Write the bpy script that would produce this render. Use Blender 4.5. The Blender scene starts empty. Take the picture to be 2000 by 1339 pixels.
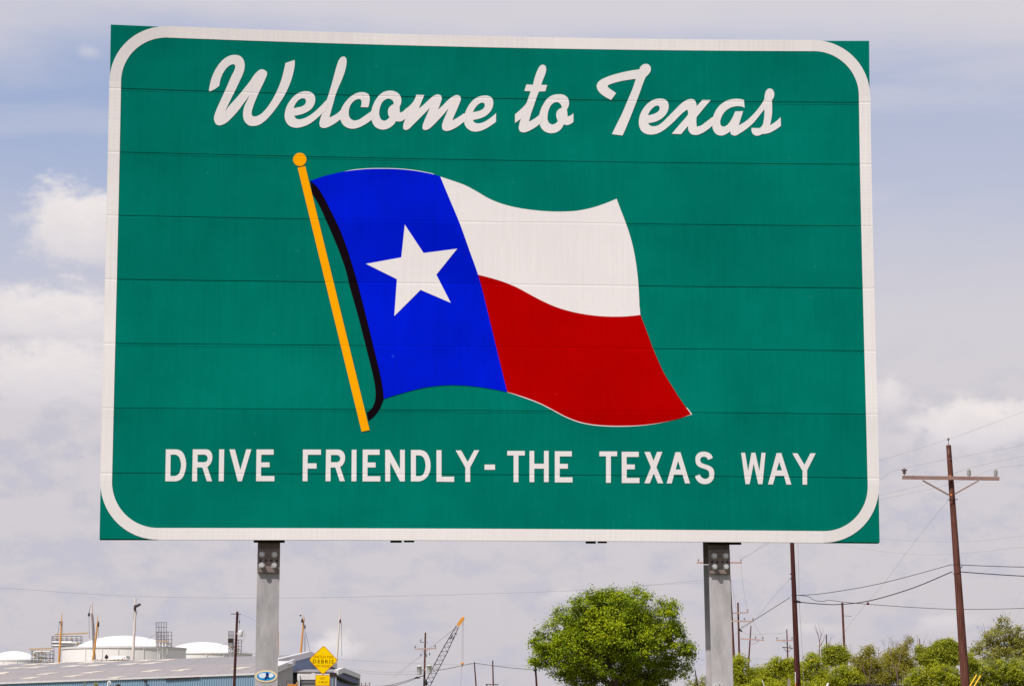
import bpy, bmesh, math, random
import numpy as np
from mathutils import Vector
from mathutils.geometry import tessellate_polygon

SC = bpy.context.scene
COL = SC.collection
rad = math.radians

# ------------------------------------------------------------------ camera
FPX = 4830.0            # focal length in pixels of a 2000 px wide frame
PITCH = 0.1541
CAM = Vector((0, 0, 1.6))
cd = bpy.data.cameras.new('camera')
cd.sensor_fit = 'HORIZONTAL'; cd.sensor_width = 36.0
cd.lens = FPX / 2000 * 36.0
cd.clip_start = 0.1; cd.clip_end = 12000
cam = bpy.data.objects.new('camera', cd)
cam.location = CAM
cam.rotation_euler = (math.pi / 2 + PITCH, 0, 0)
COL.objects.link(cam)
SC.camera = cam

# ------------------------------------------------------------------ sky
SUN_EL, SUN_AZ = rad(52), rad(37)      # azimuth measured left of straight behind the camera
SUND = Vector((-math.sin(SUN_AZ) * math.cos(SUN_EL), -math.cos(SUN_AZ) * math.cos(SUN_EL), math.sin(SUN_EL)))
world = bpy.data.worlds.new('World')
SC.world = world
world.use_nodes = True
NT = world.node_tree
for n in list(NT.nodes): NT.nodes.remove(n)


class G:
    """small helper that writes node graphs"""
    def __init__(self, nt): self.nt = nt
    def n(self, t, **kw):
        x = self.nt.nodes.new(t)
        for k, v in kw.items(): setattr(x, k, v)
        return x
    def put(self, sock, v):
        if hasattr(v, 'is_linked') or isinstance(v, bpy.types.NodeSocket): self.nt.links.new(v, sock)
        else: sock.default_value = v
    def m(self, op, a, b=None, c=None, clamp=False):
        x = self.n('ShaderNodeMath', operation=op); x.use_clamp = clamp
        self.put(x.inputs[0], a)
        if b is not None: self.put(x.inputs[1], b)
        if c is not None: self.put(x.inputs[2], c)
        return x.outputs[0]
    def vm(self, op, a, b=None):
        x = self.n('ShaderNodeVectorMath', operation=op)
        self.put(x.inputs[0], a)
        if b is not None: self.put(x.inputs[1], b)
        return x.outputs[0]
    def comb(self, a, b, c):
        x = self.n('ShaderNodeCombineXYZ')
        for i, v in enumerate((a, b, c)): self.put(x.inputs[i], v)
        return x.outputs[0]
    def sep(self, v):
        x = self.n('ShaderNodeSeparateXYZ'); self.put(x.inputs[0], v); return x.outputs
    def noise(self, vec, scale, detail=4, rough=.55, lac=2.0):
        x = self.n('ShaderNodeTexNoise')
        self.put(x.inputs['Vector'], vec); x.inputs['Scale'].default_value = scale
        x.inputs['Detail'].default_value = detail; x.inputs['Roughness'].default_value = rough
        x.inputs['Lacunarity'].default_value = lac
        return x.outputs['Fac']
    def ramp(self, f, stops, interp='LINEAR'):
        x = self.n('ShaderNodeValToRGB'); x.color_ramp.interpolation = interp
        e = x.color_ramp.elements
        while len(e) < len(stops): e.new(.5)
        for i, (p, c) in enumerate(stops):
            e[i].position = p
            e[i].color = (*c, 1) if isinstance(c, (tuple, list)) else (c, c, c, 1)
        self.put(x.inputs[0], f)
        return x.outputs[0]
    def mix(self, f, a, b, mode='MIX'):
        x = self.n('ShaderNodeMix', data_type='RGBA', blend_type=mode)
        self.put(x.inputs[0], f)
        self.put(x.inputs[6], a if not isinstance(a, tuple) else (*a, 1))
        self.put(x.inputs[7], b if not isinstance(b, tuple) else (*b, 1))
        return x.outputs[2]
    def mr(self, v, a, b, c, d, smooth=False):
        x = self.n('ShaderNodeMapRange', interpolation_type='SMOOTHSTEP' if smooth else 'LINEAR')
        for i, k in enumerate((v, a, b, c, d)): self.put(x.inputs[i], k)
        return x.outputs[0]


SKY_K = 0.1
def build_sky():
    g = G(NT)
    tc = g.n('ShaderNodeTexCoord')
    d = tc.outputs['Generated']
    x, y, z = g.sep(d)
    az = g.m('MULTIPLY', g.m('ARCTAN2', x, y), 57.29578)
    el = g.m('MULTIPLY', g.m('ARCSINE', z), 57.29578)
    sky = g.n('ShaderNodeTexSky', sky_type='NISHITA')
    sky.sun_disc = False
    sky.sun_elevation = SUN_EL
    sky.sun_rotation = math.pi + SUN_AZ
    sky.air_density = 1.0; sky.dust_density = 2.0; sky.ozone_density = 1.0
    # thin veil everywhere, thicker near the horizon; noise breaks it up
    n1 = g.noise(g.vm('MULTIPLY', d, (1.0, 1.0, 2.6)), 9.0, 5, .55)
    n2 = g.noise(g.vm('MULTIPLY', d, (1.0, 1.0, 2.0)), 30.0, 6, .6)
    n3 = g.noise(g.vm('MULTIPLY', d, (1.0, 1.0, 1.7)), 85.0, 5, .6)
    elw = g.m('ADD', el, g.m('MULTIPLY', g.m('SUBTRACT', n1, .5), 3.0))
    veil = g.ramp(g.m('DIVIDE', elw, 90.0), [(0.0, .97), (.075, .93), (.104, .78), (.122, .42), (.138, .16), (.161, .03), (.170, .35), (.182, .90), (.26, .55), (.45, .42), (1.0, .3)])
    veil = g.m('ADD', veil, g.m('MULTIPLY', g.mr(az, -8.0, 9.0, 0, .28, True), g.m('SUBTRACT', 1.0, veil)))
    low = g.ramp(g.m('DIVIDE', el, 90.0), [(0.0, (.60, .565, .595)), (.044, (.65, .61, .64)), (.10, (.68, .64, .665)), (.22, (.70, .665, .71)), (.5, (.66, .64, .68))])
    blue = g.ramp(g.m('DIVIDE', el, 90.0), [(0.0, (.56, .56, .67)), (.09, (.47, .53, .72)), (.155, (.365, .452, .69)), (.25, (.33, .42, .67)), (.45, (.21, .30, .57)), (1.0, (.11, .19, .44))])
    # blue base: the physical sky, tied to the measured blue of the clear patches
    nsky = g.mix(.15, blue, g.mix(1.0, sky.outputs[0], (SKY_K, SKY_K, SKY_K), 'MULTIPLY'))
    col = g.mix(veil, nsky, low)
    # lilac shade patches in the low cloud deck
    shade = g.mr(g.m('ADD', g.m('MULTIPLY', n2, .65), g.m('MULTIPLY', n3, .35)), .46, .62, 0, 1, True)
    shade = g.m('MULTIPLY', shade, g.mr(el, 9.5, 6.0, 0.0, .9, True))
    col = g.mix(shade, col, (.55, .54, .625))
    # heaped clouds: soft masses with ragged rims, lit tops and grey bases
    def heap(col, a0, e0, sa, se, strength, edge=.55):
        dx = g.m('DIVIDE', g.m('SUBTRACT', az, a0), sa)
        dy = g.m('DIVIDE', g.m('SUBTRACT', el, e0), se)
        r = g.m('SQRT', g.m('ADD', g.m('MULTIPLY', dx, dx), g.m('MULTIPLY', dy, dy)))
        rr = g.m('ADD', r, g.m('ADD', g.m('MULTIPLY', g.m('SUBTRACT', n2, .5), 1.45), g.m('MULTIPLY', g.m('SUBTRACT', n3, .5), 1.1)))
        msk = g.m('MULTIPLY', g.mr(rr, 1.05, edge, 0, 1, True), strength)
        body = g.mix(g.mr(g.m('ADD', dy, g.m('MULTIPLY', g.m('SUBTRACT', n3, .5), 1.2)), -1.0, .6, 0, 1), (.66, .635, .69), (.87, .81, .80))
        return g.mix(msk, col, body)
    col = heap(col, -10.15, 11.35, 1.6, 1.2, 1.0, .45)
    col = heap(col, -10.6, 9.3, 2.4, .95, 1.0, .4)
    col = heap(col, -11.0, 7.9, 2.4, .95, .85, .35)
    col = heap(col, -10.0, 15.3, .4, .2, .35, .0)
    col = heap(col, 10.7, 6.8, 1.9, .75, .95, .45)
    col = heap(col, 8.75, 7.5, .6, .5, .8, .25)
    col = heap(col, 9.9, 2.35, 1.0, .28, .5, .1)
    col = heap(col, -4.2, 1.8, .75, .38, .95, .35)
    col = heap(col, 1.2, 3.0, .8, .2, .35, .1)
    col = heap(col, 6.8, 2.2, .9, .2, .35, .1)
    # high streaks
    st = g.noise(g.vm('MULTIPLY', d, (2.0, 2.0, 15.0)), 3.0, 4, .5)
    stm = g.m('MULTIPLY', g.mr(st, .48, .70, 0, .30, True), g.mr(el, 9.0, 12.0, 0, 1, True))
    col = g.mix(stm, col, (.70, .67, .715))
    bg = g.n('ShaderNodeBackground')
    mul = g.mix(1.0, col, (1 / SKY_K, 1 / SKY_K, 1 / SKY_K), 'MULTIPLY')
    NT.links.new(mul, bg.inputs[0]); bg.inputs[1].default_value = SKY_K
    o = g.n('ShaderNodeOutputWorld'); NT.links.new(bg.outputs[0], o.inputs[0])
build_sky()

sl = bpy.data.lights.new('sun', 'SUN'); sl.energy = 4.1; sl.angle = rad(.53); sl.color = (1.0, .955, .89)
so = bpy.data.objects.new('sun', sl); COL.objects.link(so)
so.rotation_euler = (-SUND).to_track_quat('-Z', 'Y').to_euler(); so.location = SUND * 60
SC.view_settings.view_transform = 'Standard'; SC.view_settings.look = 'None'
SC.view_settings.exposure = 0.0; SC.view_settings.gamma = 1.0
SC.view_settings.use_curve_mapping = False
SC.cycles.max_bounces = 8
SC.cycles.use_denoising = True

# ------------------------------------------------------------------ helpers
def P(px, py, Y):
    """the point at forward distance Y seen at this place of the photograph"""
    d = Vector(((px - 1000) / FPX, math.cos(PITCH) - math.sin(PITCH) * (669.5 - py) / FPX,
                math.sin(PITCH) + math.cos(PITCH) * (669.5 - py) / FPX))
    return CAM + d * (Y / d.y)

def PX(Y): return Y / FPX * 1.006

def material(name, col, rough=.6, spec=.3, metal=0.0, var=.12, scale=6.0, bump=0.0, stretch=(1, 1, 1), rust=None, extra=None):
    m = bpy.data.materials.new(name); m.use_nodes = True
    nt = m.node_tree; b = nt.nodes['Principled BSDF']; g = G(nt)
    tc = g.n('ShaderNodeTexCoord')
    v = g.vm('MULTIPLY', tc.outputs['Object'], stretch)
    n = g.noise(v, scale, 6, .6)
    f = g.mr(n, .25, .75, 1 - var, 1 + var)
    c = g.mix(1.0, col, g.comb(f, f, f), 'MULTIPLY')
    if rust:
        n2 = g.noise(v, scale * .6, 6, .65)
        c = g.mix(g.mr(n2, .55, .7, 0, rust[1]), c, rust[0])
    nt.links.new(c, b.inputs['Base Color'])
    b.inputs['Roughness'].default_value = rough
    b.inputs['Specular IOR Level'].default_value = spec
    b.inputs['Metallic'].default_value = metal
    if bump:
        bp = g.n('ShaderNodeBump'); bp.inputs['Strength'].default_value = bump; bp.inputs['Distance'].default_value = .02
        nt.links.new(n, bp.inputs['Height']); nt.links.new(bp.outputs[0], b.inputs['Normal'])
    return m

def sheeting(name, col, rough=.5, spec=.06, grid=0.0, var=.05, specks=0.0, speck_col=(.3, .5, .9)):
    """retroreflective sign sheeting; UV is in metres on the sign face"""
    m = bpy.data.materials.new(name); m.use_nodes = True
    nt = m.node_tree; b = nt.nodes['Principled BSDF']; g = G(nt)
    uv = g.n('ShaderNodeUVMap').outputs[0]
    u, v, _ = g.sep(uv)
    n = g.noise(uv, 2.3, 5, .6)
    ns = g.noise(g.vm('MULTIPLY', uv, (14.0, .8, 1.0)), 3.0, 3, .5)
    f = g.m('ADD', g.mr(n, .36, .64, 1 - var, 1 + var), g.mr(ns, .3, .7, -var * .35, var * .35))
    # darker streaks that start at each joint and fade down the extrusion
    fr = g.m('FRACT', g.m('DIVIDE', v, .3048))
    sn = g.noise(g.vm('MULTIPLY', uv, (26.0, .5, 1.0)), 2.0, 3, .6)
    f = g.m('SUBTRACT', f, g.m('MULTIPLY', g.m('MULTIPLY', g.mr(sn, .48, .66, 0, 1, True), g.mr(fr, .55, 1.0, 0, 1)), var * .7))
    sm = g.noise(uv, 5.5, 4, .7)
    f = g.m('ADD', f, g.mr(sm, .66, .76, 0, var * 1.6, True))
    # each extrusion weathered a little differently
    row = g.m('FLOOR', g.m('DIVIDE', v, .3048))
    wn = g.n('ShaderNodeTexWhiteNoise', noise_dimensions='1D'); nt.links.new(row, wn.inputs['W'])
    f = g.m('MULTIPLY', f, g.mr(wn.outputs[0], 0, 1, 1 - var * .6, 1 + var * .6))
    if grid:
        gx = g.m('SINE', g.m('MULTIPLY', u, 2 * math.pi / .024)); gy = g.m('SINE', g.m('MULTIPLY', v, 2 * math.pi / .019))
        pn = g.mr(g.noise(uv, 3.1, 3, .6), .45, .62, .15, 1)
        f = g.m('ADD', f, g.m('MULTIPLY', g.m('MULTIPLY', g.m('ADD', gx, gy), pn), grid))
    c = g.mix(1.0, col, g.comb(f, f, f), 'MULTIPLY')
    if specks:
        vo = g.n('ShaderNodeTexVoronoi'); nt.links.new(uv, vo.inputs['Vector']); vo.inputs['Scale'].default_value = 9.0
        k = g.m('MULTIPLY', g.mr(vo.outputs['Distance'], .03, .075, 1, 0), g.mr(g.sep(vo.outputs['Color'])[0], .62, .64, 0, specks))
        c = g.mix(k, c, speck_col)
    nt.links.new(c, b.inputs['Base Color'])
    b.inputs['Roughness'].default_value = rough; b.inputs['Specular IOR Level'].default_value = spec
    bp = g.n('ShaderNodeBump'); bp.inputs['Strength'].default_value = .12; bp.inputs['Distance'].default_value = .01
    nt.links.new(ns, bp.inputs['Height']); nt.links.new(bp.outputs[0], b.inputs['Normal'])
    return m

def leaf_material(name, dark, light, trans=.35):
    m = bpy.data.materials.new(name); m.use_nodes = True
    nt = m.node_tree; g = G(nt)
    for n in list(nt.nodes): nt.nodes.remove(n)
    at = g.n('ShaderNodeAttribute', attribute_name='leaf_tint')
    c = g.mix(at.outputs['Fac'], dark, light)
    d = g.n('ShaderNodeBsdfPrincipled'); nt.links.new(c, d.inputs['Base Color'])
    d.inputs['Roughness'].default_value = .55; d.inputs['Specular IOR Level'].default_value = .12
    t = g.n('ShaderNodeBsdfTranslucent')
    nt.links.new(g.mix(1.0, c, (1.25, 1.15, .55), 'MULTIPLY'), t.inputs[0])
    mx = g.n('ShaderNodeMixShader'); mx.inputs[0].default_value = trans
    nt.links.new(d.outputs[0], mx.inputs[1]); nt.links.new(t.outputs[0], mx.inputs[2])
    o = g.n('ShaderNodeOutputMaterial'); nt.links.new(mx.outputs[0], o.inputs[0])
    return m

def props(o, label=None, cat=None, group=None, kind=None):
    if label: o['label'] = label
    if cat: o['category'] = cat
    if group: o['group'] = group
    if kind: o['kind'] = kind
    return o

def thing(name, loc, label, cat, group=None):
    o = bpy.data.objects.new(name, None); COL.objects.link(o)
    o.location = loc; o.empty_display_size = .2
    return props(o, label, cat, group)

def origin(o):
    p = Vector((0, 0, 0))
    while o is not None:
        p += o.location; o = o.parent
    return p

class MB:
    """collects shapes given in world coordinates; build() links them as ONE mesh object"""
    def __init__(self): self.v = []; self.f = []; self.mi = []; self.sm = []; self.cur = 0
    def add(self, vs, fs, smooth=False):
        b = len(self.v); self.v += [tuple(x) for x in vs]
        for f in fs: self.f.append(tuple(b + i for i in f)); self.mi.append(self.cur); self.sm.append(smooth)
        return self
    def box(self, c, s, ax=None):
        c = Vector(c); X, Y, Z = ax or (Vector((1, 0, 0)), Vector((0, 1, 0)), Vector((0, 0, 1)))
        a, b, h = s[0] / 2, s[1] / 2, s[2] / 2
        vs = [c + X * (i * a) + Y * (j * b) + Z * (k * h) for k in (-1, 1) for j in (-1, 1) for i in (-1, 1)]
        return self.add(vs, [(0, 2, 3, 1), (4, 5, 7, 6), (0, 1, 5, 4), (2, 6, 7, 3), (0, 4, 6, 2), (1, 3, 7, 5)])
    def bar(self, p, q, w, h=None):
        p, q = Vector(p), Vector(q); d = q - p; L = d.length
        Z = d.normalized(); X = Z.cross(Vector((0, 0, 1)))
        if X.length < 1e-3: X = Vector((1, 0, 0))
        X.normalize(); Y = Z.cross(X)
        return self.box((p + q) / 2, (w, h or w, L), (X, Y, Z))
    def tube(self, pts, rs, n=8, cap=True, smooth=True):
        pts = [Vector(p) for p in pts]
        if not isinstance(rs, (list, tuple)): rs = [rs] * len(pts)
        vs = []; fs = []
        ref = None
        for i, p in enumerate(pts):
            t = (pts[min(i + 1, len(pts) - 1)] - pts[max(i - 1, 0)]).normalized()
            if ref is None:
                ref = t.cross(Vector((0, 0, 1)))
                if ref.length < 1e-2: ref = Vector((1, 0, 0))
            X = (ref - t * ref.dot(t)).normalized(); Y = t.cross(X); ref = X
            for k in range(n):
                a = 2 * math.pi * k / n
                vs.append(p + (X * math.cos(a) + Y * math.sin(a)) * rs[i])
        for i in range(len(pts) - 1):
            for k in range(n):
                a, b = i * n + k, i * n + (k + 1) % n
                fs.append((a, b, b + n, a + n))
        self.add(vs, fs, smooth)
        if cap:
            m = len(pts) - 1
            self.add(vs[:n], [tuple(range(n - 1, -1, -1))]); self.add(vs[m * n:], [tuple(range(n))])
        return self
    def lathe(self, c, prof, n=16, ax=None, smooth=True):
        c = Vector(c); X, Y, Z = ax or (Vector((1, 0, 0)), Vector((0, 1, 0)), Vector((0, 0, 1)))
        vs = []; fs = []
        for r, h in prof:
            for k in range(n):
                a = 2 * math.pi * k / n
                vs.append(c + X * (r * math.cos(a)) + Y * (r * math.sin(a)) + Z * h)
        for i in range(len(prof) - 1):
            for k in range(n):
                a, b = i * n + k, i * n + (k + 1) % n
                fs.append((a, b, b + n, a + n))
        fs.append(tuple(range(n - 1, -1, -1))); m = len(prof) - 1
        self.add(vs, fs, smooth); self.add(vs[m * n:], [tuple(range(n))])
        return self
    def prism(self, poly, off):
        """polygon extruded by a vector"""
        poly = [Vector(p) for p in poly]; off = Vector(off); n = len(poly)
        vs = poly + [p + off for p in poly]
        fs = [tuple(range(n)), tuple(range(2 * n - 1, n - 1, -1))] + [(i, i + n, (i + 1) % n + n, (i + 1) % n) for i in range(n)]
        return self.add(vs, fs)
    def build(self, name, mats, parent=None, fix=True):
        o0 = origin(parent) if parent else Vector((0, 0, 0))
        me = bpy.data.meshes.new(name)
        me.from_pydata([tuple(Vector(v) - o0) for v in self.v], [], self.f)
        for m in (mats if isinstance(mats, (list, tuple)) else [mats]): me.materials.append(m)
        me.polygons.foreach_set('material_index', self.mi); me.polygons.foreach_set('use_smooth', self.sm)
        if fix:
            bm = bmesh.new(); bm.from_mesh(me); bmesh.ops.recalc_face_normals(bm, faces=bm.faces); bm.to_mesh(me); bm.free()
        o = bpy.data.objects.new(name, me); COL.objects.link(o)
        o.parent = parent
        return o

def free_thing(mb, name, mats, label, cat, group=None, kind=None):
    """a thing that is one mesh; its origin goes to the middle of its lowest point"""
    a = np.array(mb.v); c = Vector(((a[:, 0].min() + a[:, 0].max()) / 2, (a[:, 1].min() + a[:, 1].max()) / 2, a[:, 2].min()))
    mb.v = [tuple(Vector(v) - c) for v in mb.v]
    o = mb.build(name, mats); o.location = c
    return props(o, label, cat, group, kind)

def spline(pts, closed=False, res=6):
    """Catmull-Rom through points; an item may carry a corner flag as third value"""
    n = len(pts); out = []
    for i in range(n if closed else n - 1):
        p1, p2 = pts[i], pts[(i + 1) % n]
        p0 = pts[(i - 1) % n] if (closed or i > 0) else p1
        p3 = pts[(i + 2) % n] if (closed or i + 2 < n) else p2
        a, b = np.array(p1[:2]), np.array(p2[:2])
        L = np.linalg.norm(b - a)
        def tan(q0, q1, q2):
            q0, q1, q2 = map(lambda t: np.array(t[:2]), (q0, q1, q2))
            l1, l2 = np.linalg.norm(q1 - q0) + 1e-9, np.linalg.norm(q2 - q1) + 1e-9
            d = ((q1 - q0) / l1 * l2 + (q2 - q1) / l2 * l1) / (l1 + l2)
            return d
        c1, c2 = p1[2] if len(p1) > 2 else 0, p2[2] if len(p2) > 2 else 0
        if c1 and c2: out.append((a[0], a[1])); continue
        t1 = None if c1 else tan(p0, p1, p2)
        t2 = None if c2 else tan(p1, p2, p3)
        if t1 is None: t1 = 2 * (b - a) / L - t2
        if t2 is None: t2 = 2 * (b - a) / L - t1
        for k in range(res):
            s = k / res; h = (2 * s ** 3 - 3 * s ** 2 + 1, s ** 3 - 2 * s ** 2 + s, -2 * s ** 3 + 3 * s ** 2, s ** 3 - s ** 2)
            q = h[0] * a + h[1] * t1 * L + h[2] * b + h[3] * t2 * L
            out.append((q[0], q[1]))
    if not closed: out.append(tuple(pts[-1][:2]))
    return out

# ------------------------------------------------------------------ materials
M = {}
M['green'] = sheeting('green_sheeting', (.0004, .172, .128), var=.09, spec=0.0, specks=.25, speck_col=(.03, .26, .2))
M['white'] = sheeting('white_sheeting', (.84, .78, .77), grid=.018, var=.03)
M['white_flat'] = sheeting('white_film', (.81, .752, .742), grid=.006, var=.02)
M['blue'] = sheeting('blue_film', (.0005, .010, .60), var=.12, specks=.5, speck_col=(.02, .10, .75), spec=0.0)
M['red'] = sheeting('red_film', (.425, .0003, .0003), var=.06, specks=.25, speck_col=(.55, .02, .02), spec=0.0)
M['orange'] = sheeting('orange_film', (1.0, .39, .0), var=.03, spec=.02)
M['black'] = sheeting('black_film', (.006, .002, .004), var=.1, spec=.02)
M['alu'] = material('aluminium_back', (.45, .45, .46), .45, .4, .3, .08, 5)
M['galv'] = material('galvanised_steel', (.455, .425, .435), .6, .25, .0, .34, 16, .05, (1, 1, .3), ((.31, .27, .27), .5))
M['plate_steel'] = material('shaded_weathered_brown_steel', (.235, .18, .165), .65, .2, 0, .25, 25, .05)  # browner steel, its colour darkened further for the shade under the sign
M['bolt'] = material('zinc_bolt', (.60, .585, .59), .4, .5, .3, .1, 30)
M['dark_steel'] = material('dark_brown_steel', (.035, .016, .014), .6, .3, 0, .2, 20)
M['hole'] = material('slot_shade', (.075, .06, .06), .8, .1)  # dark colour paints the shade inside the splice holes
M['wood'] = material('creosoted_wood', (.128, .048, .037), .85, .10, 0, .65, 5.0, .4, (6, 6, .35), ((.24, .12, .085), .6))
M['wood_dark'] = material('dark_creosoted_wood', (.070, .022, .020), .85, .12, 0, .40, 3.2, .4, (6, 6, .35), ((.15, .06, .05), .5))
M['arm'] = material('weathered_crossarm_wood', (.30, .185, .16), .85, .12, 0, .25, 2, .2, (1, 4, 6))
M['arm_pale'] = material('pale_crossarm_wood', (.50, .33, .28), .85, .12, 0, .2, 2, .2, (1, 4, 6))
M['porcelain'] = material('grey_porcelain', (.30, .27, .25), .35, .5)
M['brown_porc'] = material('brown_porcelain', (.16, .10, .08), .3, .5)
M['wire'] = material('weathered_wire', (.34, .315, .33), .6, .2)
M['cable'] = material('black_cable', (.03, .028, .032), .6, .2)
M['transf'] = material('transformer_grey_paint', (.72, .69, .68), .5, .3, 0, .06, 3)
M['yellow'] = material('yellow_sign_face', (.95, .62, .0), .5, .05, 0, .03, 2)
M['sign_orange'] = material('orange_brown_sign_border', (.62, .17, .0), .5, .05)
M['sign_ink'] = material('faded_black_sign_ink', (.13, .035, .0), .6, .05)
M['sign_ink_pale'] = material('faded_brown_sign_ink', (.48, .16, .0), .6, .05)
M['guard'] = material('yellow_plastic', (.85, .50, .01), .45, .3)
M['roof_a'] = material('weathered_roof_metal', (.335, .295, .285), .6, .25, 0, .12, .35, 0, (1, 3, 1), ((.46, .37, .34), .35))
M['roof_b'] = material('grey_roof_metal', (.30, .275, .275), .6, .25, 0, .10, .3, 0, (1, 3, 1))
M['skylight'] = material('translucent_skylight_panel', (.72, .63, .50), .4, .4, 0, .08, 2)
M['blue_wall'] = material('pale_blue_wall_metal', (.235, .36, .475), .55, .25, 0, .10, .5, 0, (1, 1, .3), ((.28, .34, .43), .5))
M['gable_blue'] = material('slate_blue_wall_metal', (.17, .23, .37), .6, .2, 0, .08, .5)
M['gable_navy'] = material('deep_blue_wall_metal', (.12, .145, .30), .6, .2, 0, .08, .5)
M['trim'] = material('white_trim_metal', (.72, .68, .68), .5, .3)
M['grey_wall'] = material('grey_wall_metal', (.50, .46, .46), .6, .2, 0, .06, .6)
M['tank'] = material('white_tank_paint', (.82, .78, .765), .5, .2, 0, .03, .05)
M['tank_wall'] = material('cream_tank_wall', (.88, .83, .81), .6, .2, 0, .05, .06, 0, (1, 1, .1))
M['boom_orange'] = material('orange_boom_paint', (.70, .31, .07), .5, .3, 0, .15, .3, 0, (1, 1, 1), ((.35, .15, .05), .6))
M['mast_white'] = material('white_mast_paint', (.78, .68, .64), .5, .3, 0, .12, .4, 0, (1, 1, 1), ((.30, .22, .19), .6))
M['mast_grey'] = material('grey_mast_steel', (.30, .26, .26), .6, .3, 0, .2, .6)
M['rig'] = material('dark_rigging', (.07, .05, .055), .7, .2)
M['scaf'] = material('scaffold_steel', (.16, .155, .185), .6, .3)
M['tan'] = material('tan_painted_steel', (.55, .37, .20), .6, .2, 0, .1, .3)
M['crane'] = material('grey_crane_lattice', (.06, .052, .065), .6, .3)
M['crane_head'] = material('orange_crane_paint', (.72, .30, .04), .5, .3)
M['trailer'] = material('pale_grey_trailer_panel', (.42, .395, .40), .55, .3, 0, .05, .6)
M['machine'] = material('orange_machine_paint', (.62, .22, .05), .5, .3)
M['bark'] = material('tree_bark', (.075, .05, .038), .9, .1, 0, .3, 5, .4, (4, 4, .6))
M['twig'] = material('dry_twig_bark', (.22, .14, .125), .9, .1, 0, .2, 5)
M['fence_wood'] = material('grey_fence_wood', (.30, .24, .20), .9, .1, 0, .2, 6, .2, (5, 5, .5))
M['dark_pipe'] = material('black_pipe_paint', (.02, .016, .018), .5, .3)
M['red_roof'] = material('rusty_red_roof', (.40, .20, .17), .7, .2, 0, .15, .4)
M['flower'] = material('white_petals', (.82, .8, .78), .7, .1)
M['stem'] = material('green_stem', (.10, .13, .03), .8, .1)
M['st_cream'] = material('cream_sticker_rim', (.80, .66, .40), .5, .1)
M['st_blue'] = material('bright_blue_sticker_ink', (.01, .30, .72), .5, .1, 0, .3, 30)
M['st_white'] = material('white_sticker_ink', (.78, .83, .88), .5, .1)
M['st_navy'] = material('navy_sticker_ink', (.008, .018, .15), .5, .1)
M['marker'] = material('orange_marker', (.85, .22, .03), .5, .2)

# ------------------------------------------------------------------ the setting: ground and road
def ground_material():
    m = bpy.data.materials.new('coastal_grass'); m.use_nodes = True
    nt = m.node_tree; b = nt.nodes['Principled BSDF']; g = G(nt)
    tc = g.n('ShaderNodeTexCoord').outputs['Object']
    n = g.noise(tc, .35, 8, .6); n2 = g.noise(tc, 6.0, 5, .65)
    c = g.ramp(g.m('ADD', g.m('MULTIPLY', n, .6), g.m('MULTIPLY', n2, .4)), [(.35, (.055, .075, .018)), (.5, (.10, .105, .035)), (.65, (.19, .155, .075))])
    nt.links.new(c, b.inputs['Base Color']); b.inputs['Roughness'].default_value = .95; b.inputs['Specular IOR Level'].default_value = .1
    bp = g.n('ShaderNodeBump'); bp.inputs['Strength'].default_value = .6; bp.inputs['Distance'].default_value = .1
    nt.links.new(n2, bp.inputs['Height']); nt.links.new(bp.outputs[0], b.inputs['Normal'])
    return m
mb = MB(); mb.add([(-6000, -6000, 0), (6000, -6000, 0), (6000, 6000, 0), (-6000, 6000, 0)], [(0, 1, 2, 3)])
props(mb.build('ground', ground_material()), kind='structure')
M['asphalt'] = material('asphalt', (.05, .05, .052), .9, .2, 0, .25, 9, .2)
M['paint'] = material('white_road_paint', (.75, .74, .70), .7, .2, 0, .1, 6)
mb = MB(); mb.add([(-300, -9, .004), (300, -9, .004), (300, 3.2, .004), (-300, 3.2, .004)], [(0, 1, 2, 3)])
props(mb.build('road', M['asphalt']), kind='structure')
mb = MB(); mb.add([(-300, .6, .008), (300, .6, .008), (300, .72, .008), (-300, .72, .008)], [(0, 1, 2, 3)])
props(mb.build('road_marking', M['paint']), kind='structure')

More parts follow.
